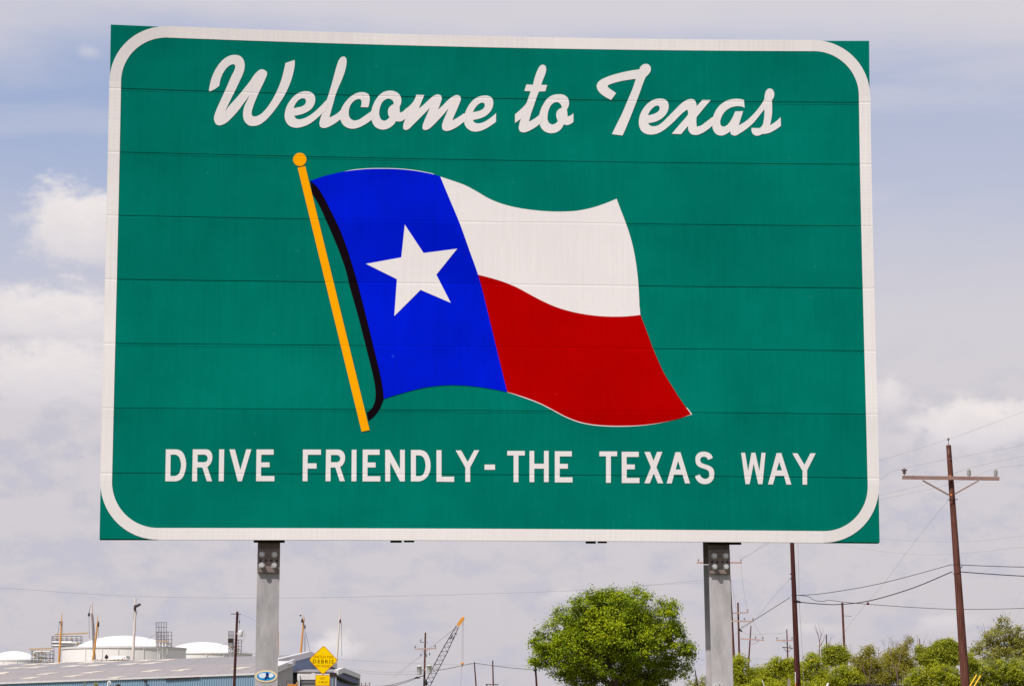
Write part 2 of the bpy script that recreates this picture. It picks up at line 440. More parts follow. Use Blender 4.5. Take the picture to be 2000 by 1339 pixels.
# ------------------------------------------------------------------ the welcome sign
SW, SH, PL = 3.6576, 2.4384, .3048
SIGN_Q = (-0.084776, 11.529611, 2.462709, 0.059650, -0.016398, -0.041944, -0.016162, 0.015444, 0.014918, -0.006870)
ART = [
 ('letter', ['-1.3625 2.1358 c,-1.3581 2.1657,-1.3480 2.2057,-1.3326 2.2409,-1.3112 2.2739,-1.2849 2.2996,-1.2608 2.3113,-1.2390 2.3146,-1.2170 2.3094,-1.2022 2.2950,-1.1951 2.2729,-1.1957 2.2480,-1.2036 2.2204,-1.2177 2.1876,-1.2365 2.1447,-1.2600 2.0943,-1.2834 2.0404 c,-1.2668 2.0642,-1.2263 2.1127,-1.1739 2.1815,-1.1309 2.2401,-1.1212 2.2469,-1.1115 2.2487,-1.0968 2.2437,-1.0884 2.2350,-1.0878 2.2266,-1.0962 2.2014,-1.1199 2.1483,-1.1387 2.1029,-1.1527 2.0626,-1.1581 2.0350,-1.1570 2.0251,-1.1496 2.0188,-1.1375 2.0191,-1.1181 2.0286,-1.0942 2.0517,-1.0679 2.0899,-1.0418 2.1406,-1.0206 2.1962,-1.0090 2.2415,-1.0007 2.2831 c,-0.9574 2.2990 c,-0.9566 2.2755,-0.9625 2.2379,-0.9765 2.1875,-1.0002 2.1318,-1.0264 2.0861,-1.0599 2.0377,-1.0934 1.9993,-1.1223 1.9786,-1.1489 1.9719,-1.1708 1.9748,-1.1880 1.9893,-1.1976 2.0115,-1.1989 2.0363,-1.1940 2.0639,-1.1823 2.0916,-1.1681 2.1219 c,-1.1967 2.0812,-1.2252 2.0406,-1.2538 2.0074,-1.2777 1.9843,-1.2969 1.9738,-1.3113 1.9705,-1.3235 1.9741,-1.3319 1.9853,-1.3360 2.0001,-1.3340 2.0200,-1.3247 2.0476,-1.3037 2.0979,-1.2803 2.1533,-1.2569 2.2112,-1.2428 2.2415,-1.2396 2.2565,-1.2407 2.2649,-1.2480 2.2691,-1.2601 2.2657,-1.2769 2.2527,-1.2936 2.2299,-1.3053 2.2046,-1.3108 2.1821,-1.3139 2.1622 c,-1.3336 2.1467,-1.3504 2.1372,-1.3576 2.1340']),
 ('letter', ['-0.9550 2.0270 c,-0.9282 2.0327,-0.8990 2.0445,-0.8748 2.0627,-0.8605 2.0856,-0.8563 2.1108,-0.8635 2.1331,-0.8807 2.1452,-0.9028 2.1481,-0.9271 2.1429,-0.9514 2.1282,-0.9730 2.1051,-0.9898 2.0771,-0.9991 2.0469,-1.0012 2.0193,-0.9945 1.9970,-0.9811 1.9798,-0.9615 1.9703,-0.9396 1.9688,-0.9128 1.9750,-0.8837 1.9888,-0.8547 2.0106,-0.8257 2.0389 c,-0.8039 2.0570 c,-0.7969 2.0923 c,-0.8044 2.1071 c,-0.8310 2.0764,-0.8600 2.0480,-0.8890 2.0257,-0.9133 2.0141,-0.9328 2.0101,-0.9475 2.0142',
   '-0.9588 2.0639 c,-0.9484 2.0883,-0.9340 2.1052,-0.9170 2.1131,-0.9047 2.1105,-0.9007 2.0996,-0.9054 2.0844,-0.9189 2.0740,-0.9384 2.0685']),
 ('letter', ['-0.8020 2.1072 c,-0.7925 2.1376,-0.7784 2.1881,-0.7643 2.2437,-0.7525 2.2866,-0.7429 2.3094,-0.7307 2.3213,-0.7199 2.3226,-0.7110 2.3144,-0.7084 2.2979,-0.7115 2.2702,-0.7201 2.2374,-0.7344 2.1993,-0.7511 2.1587,-0.7606 2.1309,-0.7700 2.0930,-0.7794 2.0576,-0.7878 2.0233 c,-0.7718 2.0302,-0.7354 2.0587 c,-0.7206 2.0541 c,-0.7203 2.0264 c,-0.7349 2.0160 c,-0.7567 1.9979,-0.7810 1.9823,-0.8005 1.9733,-0.8151 1.9704,-0.8288 1.9746,-0.8349 1.9885,-0.8327 2.0086,-0.8232 2.0389 c,-0.8152 2.0642']),
 ('letter', ['-0.6390 2.0772 c,-0.6031 2.0770 c,-0.5970 2.1024,-0.5957 2.1225,-0.6013 2.1400,-0.6151 2.1482,-0.6382 2.1506,-0.6627 2.1435,-0.6871 2.1278,-0.7089 2.1046,-0.7258 2.0791,-0.7353 2.0537,-0.7375 2.0285,-0.7324 2.0060,-0.7199 1.9862,-0.7002 1.9741,-0.6757 1.9702,-0.6513 1.9753,-0.6244 1.9885,-0.5879 2.0145 c,-0.5733 2.0299 c,-0.5760 2.0576 c,-0.5897 2.0572 c,-0.6102 2.0416,-0.6345 2.0235,-0.6541 2.0129,-0.6687 2.0106,-0.6845 2.0172,-0.6945 2.0346,-0.6956 2.0547,-0.6900 2.0799,-0.6770 2.1004,-0.6599 2.1134,-0.6452 2.1163,-0.6368 2.1114,-0.6352 2.0964']),
 ('letter', ['-0.4982 2.1617,-0.5227 2.1570,-0.5472 2.1413,-0.5666 2.1157,-0.5811 2.0851,-0.5882 2.0522,-0.5880 2.0271,-0.5814 2.0020,-0.5680 1.9822,-0.5507 1.9725,-0.5311 1.9694,-0.5090 1.9744,-0.4895 1.9865,-0.4748 2.0019,-0.4700 2.0121 c,-0.4577 2.0109,-0.4430 2.0127,-0.4332 2.0180,-0.4209 2.0283 c,-0.4038 2.0413 c,-0.3992 2.0868 c,-0.4212 2.0752,-0.4359 2.0608,-0.4506 2.0544 c,-0.4517 2.0705,-0.4518 2.0856 c,-0.4450 2.1009,-0.4437 2.1161,-0.4477 2.1336,-0.4612 2.1510,-0.4785 2.1596',
   '-0.5077 2.1221,-0.4904 2.1175,-0.4815 2.1051,-0.4814 2.0950 c,-0.4951 2.0872,-0.5058 2.0718,-0.5077 2.0541,-0.5036 2.0366,-0.4996 2.0316 c,-0.5118 2.0187,-0.5265 2.0129,-0.5388 2.0181,-0.5473 2.0330,-0.5499 2.0531,-0.5457 2.0784,-0.5370 2.1013,-0.5234 2.1157']),
 ('letter', ['-0.3724 2.1445 c,-0.3335 2.1438 c,-0.3427 2.1209,-0.3597 2.0766 c,-0.3401 2.0932,-0.3107 2.1216,-0.2861 2.1424,-0.2689 2.1483,-0.2540 2.1431,-0.2495 2.1305,-0.2539 2.1102,-0.2685 2.0720 c,-0.2464 2.0927,-0.2169 2.1237,-0.1923 2.1419,-0.1775 2.1473,-0.1626 2.1425,-0.1571 2.1300,-0.1615 2.1122,-0.1747 2.0790,-0.1894 2.0433,-0.1982 2.0214 c,-0.1770 2.0334,-0.1440 2.0569 c,-0.1302 2.0521 c,-0.1326 2.0217 c,-0.1449 2.0138 c,-0.1671 1.9957,-0.1917 1.9800,-0.2138 1.9710,-0.2286 1.9687,-0.2434 1.9750,-0.2479 1.9916,-0.2421 2.0170,-0.2289 2.0501,-0.2167 2.0807 c,-0.2413 2.0498,-0.2707 2.0164,-0.2952 1.9906,-0.3148 1.9750,-0.3271 1.9712,-0.3394 1.9760,-0.3415 1.9896,-0.3347 2.0125,-0.3201 2.0482,-0.3070 2.0813 c,-0.3300 2.0555,-0.3594 2.0246,-0.3887 1.9937,-0.4083 1.9746,-0.4205 1.9693,-0.4319 1.9741,-0.4344 1.9902,-0.4282 2.0130,-0.4209 2.0308 c,-0.4285 2.0559 c,-0.4212 2.0737 c,-0.3968 2.0970,-0.3821 2.1175']),
 ('letter', ['-0.0990 2.0259 c,-0.0684 2.0330,-0.0388 2.0463,-0.0166 2.0669,-0.0042 2.0900,-0.0008 2.1154,-0.0068 2.1355,-0.0241 2.1463,-0.0464 2.1474,-0.0736 2.1403,-0.0983 2.1236,-0.1204 2.0953,-0.1352 2.0646,-0.1425 2.0367,-0.1415 2.0139,-0.1325 1.9913,-0.1152 1.9754,-0.0930 1.9683,-0.0683 1.9713,-0.0411 1.9819,-0.0140 1.9986,0.0127 2.0194 c,0.0126 2.0614 c,-0.0091 2.0418,-0.0338 2.0236,-0.0585 2.0120,-0.0782 2.0096,-0.0921 2.0149',
   '-0.0991 2.0643 c,-0.0883 2.0858,-0.0735 2.1028,-0.0587 2.1117,-0.0463 2.1104,-0.0413 2.0994,-0.0477 2.0841,-0.0635 2.0736,-0.0833 2.0672']),
 ('letter', ['0.1593 2.2061 c,0.1915 2.2051 c,0.2015 2.2459,0.2139 2.2790,0.2263 2.2995,0.2387 2.3053,0.2512 2.3000,0.2556 2.2848,0.2512 2.2594,0.2412 2.2339,0.2312 2.2058 c,0.2601 2.2053 c,0.2511 2.1737 c,0.2203 2.1722 c,0.2089 2.1420,0.1964 2.1038,0.1815 2.0604,0.1720 2.0222 c,0.1889 2.0316,0.2226 2.0575 c,0.2385 2.0538 c,0.2359 2.0233 c,0.2235 2.0119 c,0.1987 1.9922,0.1715 1.9765,0.1442 1.9685,0.1294 1.9733,0.1225 1.9884,0.1245 2.0061,0.1334 2.0367 c,0.1171 2.0238,0.1042 2.0144 c,0.1042 2.0575 c,0.1344 2.0849,0.1592 2.1133,0.1692 2.1413,0.1801 2.1725 c,0.1493 2.1739 c']),
 ('letter', ['0.3131 2.1606,0.2883 2.1561,0.2634 2.1404,0.2426 2.1122,0.2276 2.0789,0.2211 2.0458,0.2226 2.0180,0.2309 1.9927,0.2482 1.9753,0.2754 1.9671,0.3027 1.9711,0.3251 1.9866,0.3400 2.0123 c,0.3549 2.0084,0.3698 2.0127,0.3872 2.0257 c,0.3874 2.0678 c,0.3724 2.0559,0.3585 2.0516 c,0.3576 2.0709,0.3552 2.0851 c,0.3636 2.1015,0.3662 2.1218,0.3603 2.1420,0.3429 2.1570',
   '0.3106 2.1209,0.3230 2.1135,0.3299 2.1009,0.3314 2.0933 c,0.3154 2.0855,0.3055 2.0701,0.3039 2.0523,0.3079 2.0371,0.3118 2.0306 c,0.3029 2.0178,0.2855 2.0104,0.2706 2.0162,0.2622 2.0338,0.2623 2.0567,0.2683 2.0847,0.2808 2.1077,0.2957 2.1192']),
 ('letter', ['0.5730 1.9664 c,0.6251 1.9605 c,0.6504 2.0193,0.6808 2.0959,0.7112 2.1776,0.7314 2.2337,0.7400 2.2531 c,0.7540 2.2669,0.7641 2.2848,0.7627 2.3025,0.7528 2.3141,0.7368 2.3169,0.7219 2.3107,0.7118 2.2984,0.7083 2.2892 c,0.6719 2.2836,0.6270 2.2739,0.5771 2.2595,0.5372 2.2437,0.5122 2.2281,0.5012 2.2102,0.5031 2.1899,0.5170 2.1698,0.5418 2.1509,0.5706 2.1361 c,0.5951 2.1699 c,0.5743 2.1849,0.5569 2.1983,0.5535 2.2059,0.5670 2.2137,0.6068 2.2270,0.6517 2.2362,0.6906 2.2423 c,0.6764 2.1974,0.6512 2.1362,0.6209 2.0646,0.5932 2.0084']),
 ('letter', ['0.7499 2.0241 c,0.7847 2.0312,0.8147 2.0468,0.8373 2.0699,0.8485 2.0954,0.8492 2.1183,0.8414 2.1360,0.8230 2.1449,0.8006 2.1457,0.7757 2.1393,0.7481 2.1211,0.7255 2.0939,0.7104 2.0633,0.7042 2.0327,0.7065 2.0073,0.7172 1.9846,0.7370 1.9711,0.7618 1.9669,0.7892 1.9713,0.8191 1.9858,0.8517 2.0116,0.8869 2.0451 c,0.8647 2.0727 c,0.8497 2.0599,0.8195 2.0290,0.7945 2.0120,0.7746 2.0082,0.7572 2.0130',
   '0.7487 2.0622 c,0.7578 2.0816,0.7729 2.0996,0.7879 2.1099,0.8013 2.1101,0.8062 2.1000,0.8011 2.0847,0.7876 2.0744,0.7676 2.0665']),
 ('letter', ['0.8522 2.0624 c,0.8849 2.0958,0.9150 2.1256,0.9401 2.1411,0.9600 2.1459,0.9749 2.1415,0.9837 2.1248,0.9856 2.1096 c,1.0148 2.1419 c,1.0547 2.1408 c,1.0244 2.1049,0.9856 2.0563 c,0.9838 2.0334,0.9856 2.0091 c,1.0035 2.0133,1.0286 2.0313,1.0613 2.0571 c,1.0762 2.0547 c,1.0734 2.0293 c,1.0583 2.0113 c,1.0331 1.9908,1.0081 1.9753,0.9806 1.9674,0.9583 1.9722,0.9475 1.9848,0.9438 2.0127 c,0.9085 1.9706 c,0.8638 1.9721 c,0.8990 2.0147,0.9343 2.0557,0.9433 2.0675 c,0.9435 2.0838,0.9396 2.0929 c,0.9145 2.0733,0.8844 2.0425,0.8718 2.0296 c']),
 ('letter', ['1.2167 2.1432 c,1.2197 2.1042 c,1.1989 2.1116,1.1765 2.1114,1.1490 2.1036,1.1239 2.0856,1.1061 2.0575,1.0999 2.0346,1.1031 2.0168,1.1130 2.0103,1.1280 2.0145,1.1457 2.0325,1.1609 2.0580,1.1727 2.0860 c,1.2121 2.0879 c,1.2033 2.0609,1.1903 2.0177 c,1.2129 2.0305,1.2531 2.0639 c,1.2779 2.0488 c,1.2325 2.0043,1.1973 1.9797,1.1672 1.9662,1.1524 1.9731,1.1486 1.9883 c,1.1325 1.9765,1.1075 1.9661,1.0876 1.9685,1.0704 1.9835,1.0617 2.0088,1.0610 2.0342,1.0663 2.0596,1.0791 2.0902,1.1018 2.1184,1.1294 2.1374,1.1594 2.1468,1.1893 2.1486']),
 ('letter', ['1.2431 2.0546 c,1.2784 2.0920,1.3012 2.1226,1.3164 2.1480 c,1.3192 2.1734,1.3269 2.1927,1.3419 2.2009,1.3568 2.1949,1.3641 2.1787,1.3629 2.1610,1.3528 2.1432 c,1.3534 2.1128,1.3530 2.0824,1.3491 2.0519,1.3412 2.0189 c,1.3623 2.0318,1.3941 2.0599 c,1.3950 2.0168 c,1.3668 1.9963,1.3367 1.9808,1.3018 1.9755 c,1.2867 1.9678,1.2718 1.9671,1.2594 1.9741,1.2522 1.9877,1.2524 2.0055 c,1.2723 2.0047,1.2922 2.0058,1.3049 2.0186,1.3117 2.0440,1.3150 2.0720,1.3158 2.0983 c,1.2981 2.0759,1.2688 2.0386 c']),
 ('capital', ['-1.5298 0.4181 c,-1.4823 0.4182 c,-1.4560 0.4087,-1.4412 0.3848,-1.4343 0.3488,-1.4397 0.3105,-1.4534 0.2818,-1.4816 0.2689 c,-1.5296 0.2688 c',
   '-1.5070 0.3932 c,-1.4842 0.3933 c,-1.4697 0.3847,-1.4613 0.3655,-1.4580 0.3464,-1.4604 0.3224,-1.4681 0.3033,-1.4845 0.2937 c,-1.5063 0.2936 c']),
 ('capital', ['-1.4048 0.4185 c,-1.3491 0.4187 c,-1.3276 0.4140,-1.3164 0.3996,-1.3132 0.3804,-1.3185 0.3564,-1.3357 0.3362 c,-1.3126 0.2697 c,-1.3368 0.2696 c,-1.3589 0.3337 c,-1.3832 0.3337 c,-1.3819 0.2695 c,-1.4052 0.2695 c',
   '-1.3820 0.3936 c,-1.3487 0.3937 c,-1.3390 0.3875,-1.3350 0.3765,-1.3386 0.3645,-1.3489 0.3587 c,-1.3813 0.3586 c']),
 ('capital', ['-1.2821 0.4189 c,-1.2587 0.4190 c,-1.2584 0.2698 c,-1.2817 0.2698 c']),
 ('capital', ['-1.2349 0.4191 c,-1.2088 0.4192 c,-1.1823 0.3232 c,-1.1564 0.4195 c,-1.1326 0.4196 c,-1.1743 0.2701 c,-1.1933 0.2700 c']),
 ('capital', ['-1.1087 0.4192 c,-1.0288 0.4195 c,-1.0284 0.3949 c,-1.0851 0.3946 c,-1.0865 0.3589 c,-1.0470 0.3590 c,-1.0466 0.3359 c,-1.0861 0.3358 c,-1.0854 0.2949 c,-1.0234 0.2951 c,-1.0231 0.2705 c,-1.1082 0.2703 c']),
 ('capital', ['-0.8928 0.4197 c,-0.8085 0.4201 c,-0.8082 0.3955 c,-0.8693 0.3952 c,-0.8702 0.3550 c,-0.8282 0.3552 c,-0.8279 0.3306 c,-0.8699 0.3305 c,-0.8691 0.2711 c,-0.8922 0.2710 c']),
 ('capital', ['-0.7849 0.4202 c,-0.7343 0.4205 c,-0.7103 0.4143,-0.6982 0.3975,-0.6956 0.3806,-0.7002 0.3589,-0.7181 0.3385 c,-0.6955 0.2718 c,-0.7193 0.2717 c,-0.7405 0.3360 c,-0.7629 0.3359 c,-0.7622 0.2715 c,-0.7855 0.2714 c',
   '-0.7617 0.3947 c,-0.7326 0.3949 c,-0.7220 0.3891,-0.7181 0.3786,-0.7218 0.3674,-0.7327 0.3611 c,-0.7613 0.3610 c']),
 ('capital', ['-0.6652 0.4201 c,-0.6427 0.4202 c,-0.6418 0.2716 c,-0.6648 0.2715 c']),
 ('capital', ['-0.6136 0.4209 c,-0.5349 0.4213 c,-0.5347 0.3966 c,-0.5900 0.3963 c,-0.5908 0.3603 c,-0.5531 0.3605 c,-0.5529 0.3373 c,-0.5906 0.3371 c,-0.5902 0.2959 c,-0.5306 0.2962 c,-0.5304 0.2716 c,-0.6133 0.2712 c']),
 ('capital', ['-0.5085 0.4204 c,-0.4881 0.4205 c,-0.4385 0.3291 c,-0.4391 0.4208 c,-0.4171 0.4209 c,-0.4162 0.2721 c,-0.4382 0.2720 c,-0.4849 0.3621 c,-0.4843 0.2718 c,-0.5074 0.2717 c']),
 ('capital', ['-0.3884 0.4205 c,-0.3487 0.4208 c,-0.3184 0.4104,-0.3017 0.3827,-0.2961 0.3465,-0.3014 0.3132,-0.3206 0.2853,-0.3480 0.2725 c,-0.3876 0.2723 c',
   '-0.3652 0.3951 c,-0.3486 0.3952 c,-0.3321 0.3880,-0.3226 0.3686,-0.3198 0.3464,-0.3235 0.3214,-0.3317 0.3047,-0.3481 0.2974 c,-0.3646 0.2973 c']),
 ('capital', ['-0.2688 0.4202 c,-0.2451 0.4203 c,-0.2447 0.2957 c,-0.1857 0.2961 c,-0.1857 0.2711 c,-0.2683 0.2718 c']),
 ('capital', ['-0.1788 0.4196 c,-0.1529 0.4198 c,-0.1224 0.3654 c,-0.0921 0.4213 c,-0.0683 0.4215 c,-0.1108 0.3393 c,-0.1107 0.2715 c,-0.1333 0.2714 c,-0.1334 0.3392 c']),
 ('capital', ['-0.0434 0.3537 c,0.0057 0.3540 c,0.0057 0.3295 c,-0.0434 0.3292 c']),
 ('capital', ['0.0634 0.4191 c,0.1459 0.4197 c,0.1458 0.3979 c,0.1159 0.3977 c,0.1156 0.2718 c,0.0929 0.2717 c,0.0932 0.3975 c,0.0633 0.3973 c']),
 ('capital', ['0.1681 0.4198 c,0.1903 0.4200 c,0.1900 0.3591 c,0.2360 0.3595 c,0.2363 0.4204 c,0.2585 0.4205 c,0.2577 0.2728 c,0.2356 0.2726 c,0.2359 0.3361 c,0.1899 0.3357 c,0.1897 0.2723 c,0.1675 0.2722 c']),
 ('capital', ['0.2874 0.4191 c,0.3674 0.4197 c,0.3672 0.3953 c,0.3103 0.3949 c,0.3100 0.3595 c,0.3482 0.3598 c,0.3481 0.3370 c,0.3099 0.3367 c,0.3096 0.2962 c,0.3698 0.2967 c,0.3697 0.2724 c,0.2865 0.2718 c']),
 ('capital', ['0.4980 0.4199 c,0.5817 0.4206 c,0.5814 0.3979 c,0.5518 0.3976 c,0.5505 0.2718 c,0.5279 0.2716 c,0.5291 0.3974 c,0.4977 0.3972 c']),
 ('capital', ['0.6032 0.4191 c,0.6843 0.4198 c,0.6840 0.3953 c,0.6261 0.3948 c,0.6263 0.3592 c,0.6647 0.3595 c,0.6644 0.3366 c,0.6261 0.3362 c,0.6256 0.2956 c,0.6861 0.2961 c,0.6859 0.2717 c,0.6022 0.2710 c']),
 ('capital', ['0.7110 0.4194 c,0.7378 0.4196 c,0.7536 0.3777 c,0.7710 0.4199 c,0.7961 0.4202 c,0.7671 0.3469 c,0.7982 0.2714 c,0.7731 0.2712 c,0.7539 0.3176 c,0.7347 0.2709 c,0.7091 0.2707 c,0.7409 0.3467 c']),
 ('capital', ['0.8145 0.2710 c,0.8586 0.4196 c,0.8820 0.4198 c,0.9253 0.2719 c,0.9020 0.2717 c,0.8909 0.3130 c,0.8500 0.3126 c,0.8384 0.2712 c',
   '0.8703 0.3781 c,0.8825 0.3374 c,0.8580 0.3372 c']),
 ('capital', ['1.0130 0.3841 c,1.0354 0.3931 c,1.0269 0.4106,1.0096 0.4210,0.9920 0.4231,0.9715 0.4188,0.9566 0.4041,0.9533 0.3807,0.9588 0.3603,0.9761 0.3476,0.9994 0.3402,1.0139 0.3316,1.0178 0.3170,1.0152 0.3024,1.0045 0.2947,0.9928 0.2946,0.9801 0.3021,0.9727 0.3149 c,0.9504 0.3065 c,0.9605 0.2844,0.9779 0.2718,0.9983 0.2690,1.0218 0.2762,1.0367 0.2939,1.0412 0.3172,1.0375 0.3405,1.0231 0.3538,0.9969 0.3635,0.9812 0.3704,0.9755 0.3826,0.9798 0.3943,0.9916 0.3991,1.0050 0.3958']),
 ('capital', ['1.1714 0.4196 c,1.1908 0.4198 c,1.2032 0.3333 c,1.2208 0.4201 c,1.2396 0.4203 c,1.2573 0.3338 c,1.2690 0.4206 c,1.2884 0.4208 c,1.2708 0.2715 c,1.2502 0.2713 c,1.2303 0.3687 c,1.2091 0.2710 c,1.1898 0.2708 c']),
 ('capital', ['1.2972 0.2706 c,1.3414 0.4201 c,1.3638 0.4204 c,1.4090 0.2711 c,1.3854 0.2709 c,1.3745 0.3122 c,1.3333 0.3118 c,1.3207 0.2708 c',
   '1.3529 0.3781 c,1.3656 0.3378 c,1.3397 0.3376 c']),
 ('capital', ['1.4168 0.4197 c,1.4416 0.4200 c,1.4735 0.3653 c,1.5036 0.4206 c,1.5291 0.4209 c,1.4859 0.3391 c,1.4845 0.2713 c,1.4626 0.2711 c,1.4640 0.3359 c']),
 ('blue_field', ['-0.8759 1.7099 c,-0.8269 1.7301,-0.7735 1.7461,-0.7200 1.7588,-0.6663 1.7676,-0.6126 1.7737,-0.5319 1.7769,-0.4511 1.7763,-0.3972 1.7723,-0.3432 1.7650,-0.2891 1.7543,-0.2556 1.7444 c,-0.2077 1.6281,-0.1644 1.5236,-0.1157 1.3861,-0.0738 1.2653,-0.0182 1.0452,0.0197 0.8846,0.0637 0.7001 c,0.0085 0.7106,-0.0565 0.7210,-0.1323 0.7286,-0.2026 0.7307,-0.2729 0.7257,-0.3538 0.7113,-0.4346 0.6887,-0.5179 0.6623 c,-0.5191 0.6869,-0.5265 0.7362,-0.5377 0.7910,-0.5600 0.8816,-0.5880 0.9945,-0.6161 1.1050,-0.6375 1.1881,-0.6670 1.2903,-0.6945 1.3776,-0.7275 1.4650,-0.7549 1.5250,-0.7878 1.5904,-0.8206 1.6504,-0.8451 1.6857']),
 ('black_edge', ['-0.8776 1.7126 c,-0.8759 1.7044 c,-0.8644 1.6468 c,-0.8524 1.6278,-0.8305 1.5897,-0.7976 1.5188,-0.7592 1.4315,-0.7263 1.3497,-0.6987 1.2680,-0.6820 1.1988,-0.6484 1.0825,-0.6203 0.9776,-0.5923 0.8675,-0.5700 0.7797,-0.5570 0.7085,-0.5557 0.6757,-0.5608 0.6428,-0.5740 0.6154,-0.5969 0.5962 c,-0.5896 0.5564 c,-0.5629 0.5773,-0.5416 0.6047,-0.5258 0.6376,-0.5163 0.6650 c,-0.5143 0.6869,-0.5222 0.7362,-0.5334 0.7910,-0.5557 0.8816,-0.5837 0.9946,-0.6118 1.1051,-0.6331 1.1882,-0.6627 1.2904,-0.6903 1.3777,-0.7232 1.4650,-0.7506 1.5251,-0.7835 1.5905,-0.8163 1.6505,-0.8414 1.6858,-0.8738 1.7132 c']),
 ('white_stripe', ['-0.2553 1.7434 c,-0.1947 1.7244,-0.1361 1.7033,-0.0840 1.6761,-0.0188 1.6383,0.0463 1.6133,0.1114 1.5975,0.1765 1.5878,0.2417 1.5820,0.3266 1.5805,0.4050 1.5863,0.4705 1.6006,0.5361 1.6229,0.5933 1.6478 c,0.6143 1.5891,0.6397 1.5190,0.6618 1.4457,0.6772 1.3725,0.6873 1.2993,0.6930 1.2328,0.6973 1.1154,0.6961 1.1378,0.7009 1.0788 c,0.6379 1.0711,0.5756 1.0685,0.5010 1.0709,0.4327 1.0789,0.3583 1.0939,0.2902 1.1153,0.2283 1.1431,0.1664 1.1760,0.1045 1.2089,0.0426 1.2336,-0.0194 1.2518,-0.0733 1.2651 c,-0.1157 1.3861,-0.1644 1.5236,-0.2077 1.6281']),
 ('red_stripe', ['0.0597 0.7016 c,0.1395 0.6780,0.2132 0.6506,0.2745 0.6200,0.3358 0.5876,0.3971 0.5633,0.4586 0.5501,0.5325 0.5440,0.6065 0.5434,0.6868 0.5466,0.7673 0.5561,0.8294 0.5679,0.8916 0.5847,0.9359 0.6020 c,0.8910 0.6640,0.8426 0.7417,0.8063 0.8041,0.7763 0.8730,0.7571 0.9200,0.7345 0.9861,0.7009 1.0788 c,0.6379 1.0711,0.5756 1.0685,0.5010 1.0709,0.4327 1.0789,0.3583 1.0939,0.2902 1.1153,0.2283 1.1431,0.1664 1.1760,0.1045 1.2089,0.0426 1.2336,-0.0194 1.2518,-0.0733 1.2651 c,-0.0567 1.1417,-0.0099 0.9623']),
 ('white_backing', ['0.0621 0.6992 c,0.1395 0.6730,0.2131 0.6457,0.2745 0.6151,0.3358 0.5826,0.3971 0.5583,0.4586 0.5452,0.5324 0.5390,0.6064 0.5384,0.6867 0.5429,0.7673 0.5536,0.8293 0.5666,0.8916 0.5841,0.9396 0.5995 c,0.9397 0.6039 c,0.9172 0.6330 c,0.8302 0.6227 c,0.5823 0.5892 c,0.3361 0.6306 c,0.1519 0.7100 c']),
 ('white_backing', ['-0.7307 1.7553 c,-0.6664 1.7709,-0.6127 1.7770,-0.5320 1.7803,-0.4511 1.7796,-0.3972 1.7757,-0.3432 1.7683,-0.2837 1.7561 c,-0.3159 1.7150 c,-0.5046 1.7227 c,-0.6872 1.7081 c']),
 ('star', ['-0.4236 1.5046 c,-0.3332 1.3675 c,-0.1733 1.3908 c,-0.2722 1.2627 c,-0.2034 1.1266 c,-0.3468 1.1879 c,-0.4705 1.0595 c,-0.4594 1.2383 c,-0.6068 1.3109 c,-0.4392 1.3446 c']),
 ('flagpole', ['-0.9362 1.7736 c,-0.8999 1.7821 c,-0.5822 0.5129 c,-0.6197 0.5051 c']),
 ('finial', ['-0.8949 1.8146,-0.8964 1.8045,-0.9007 1.7954,-0.9076 1.7880,-0.9164 1.7832,-0.9262 1.7814,-0.9359 1.7828,-0.9448 1.7872,-0.9519 1.7942,-0.9565 1.8032,-0.9582 1.8132,-0.9568 1.8233,-0.9524 1.8325,-0.9455 1.8398,-0.9368 1.8446,-0.9270 1.8464,-0.9172 1.8451,-0.9083 1.8407,-0.9012 1.8336,-0.8966 1.8246']),
]
_cx, _cy, _cz, _yaw, _tilt = SIGN_Q[:5]
S_R = Vector((math.cos(_yaw), math.sin(_yaw), 0))
_n = Vector((math.sin(_yaw), -math.cos(_yaw), 0))
S_U = Vector((0, 0, 1)) * math.cos(_tilt) + _n * math.sin(_tilt)
S_N = _n * math.cos(_tilt) - Vector((0, 0, 1)) * math.sin(_tilt)
def SF(u, v, w=0.0):
    """point on the (slightly bowed) sign face: u right from the middle, v up from the lower edge, w outwards"""
    q = SIGN_Q
    k = q[5] * v * v + q[6] * u * u + q[7] * u * u * v + q[8] * v ** 3 + q[9] * u * v
    return Vector((_cx, _cy, _cz)) + S_R * u + S_U * v + S_N * (k + w)

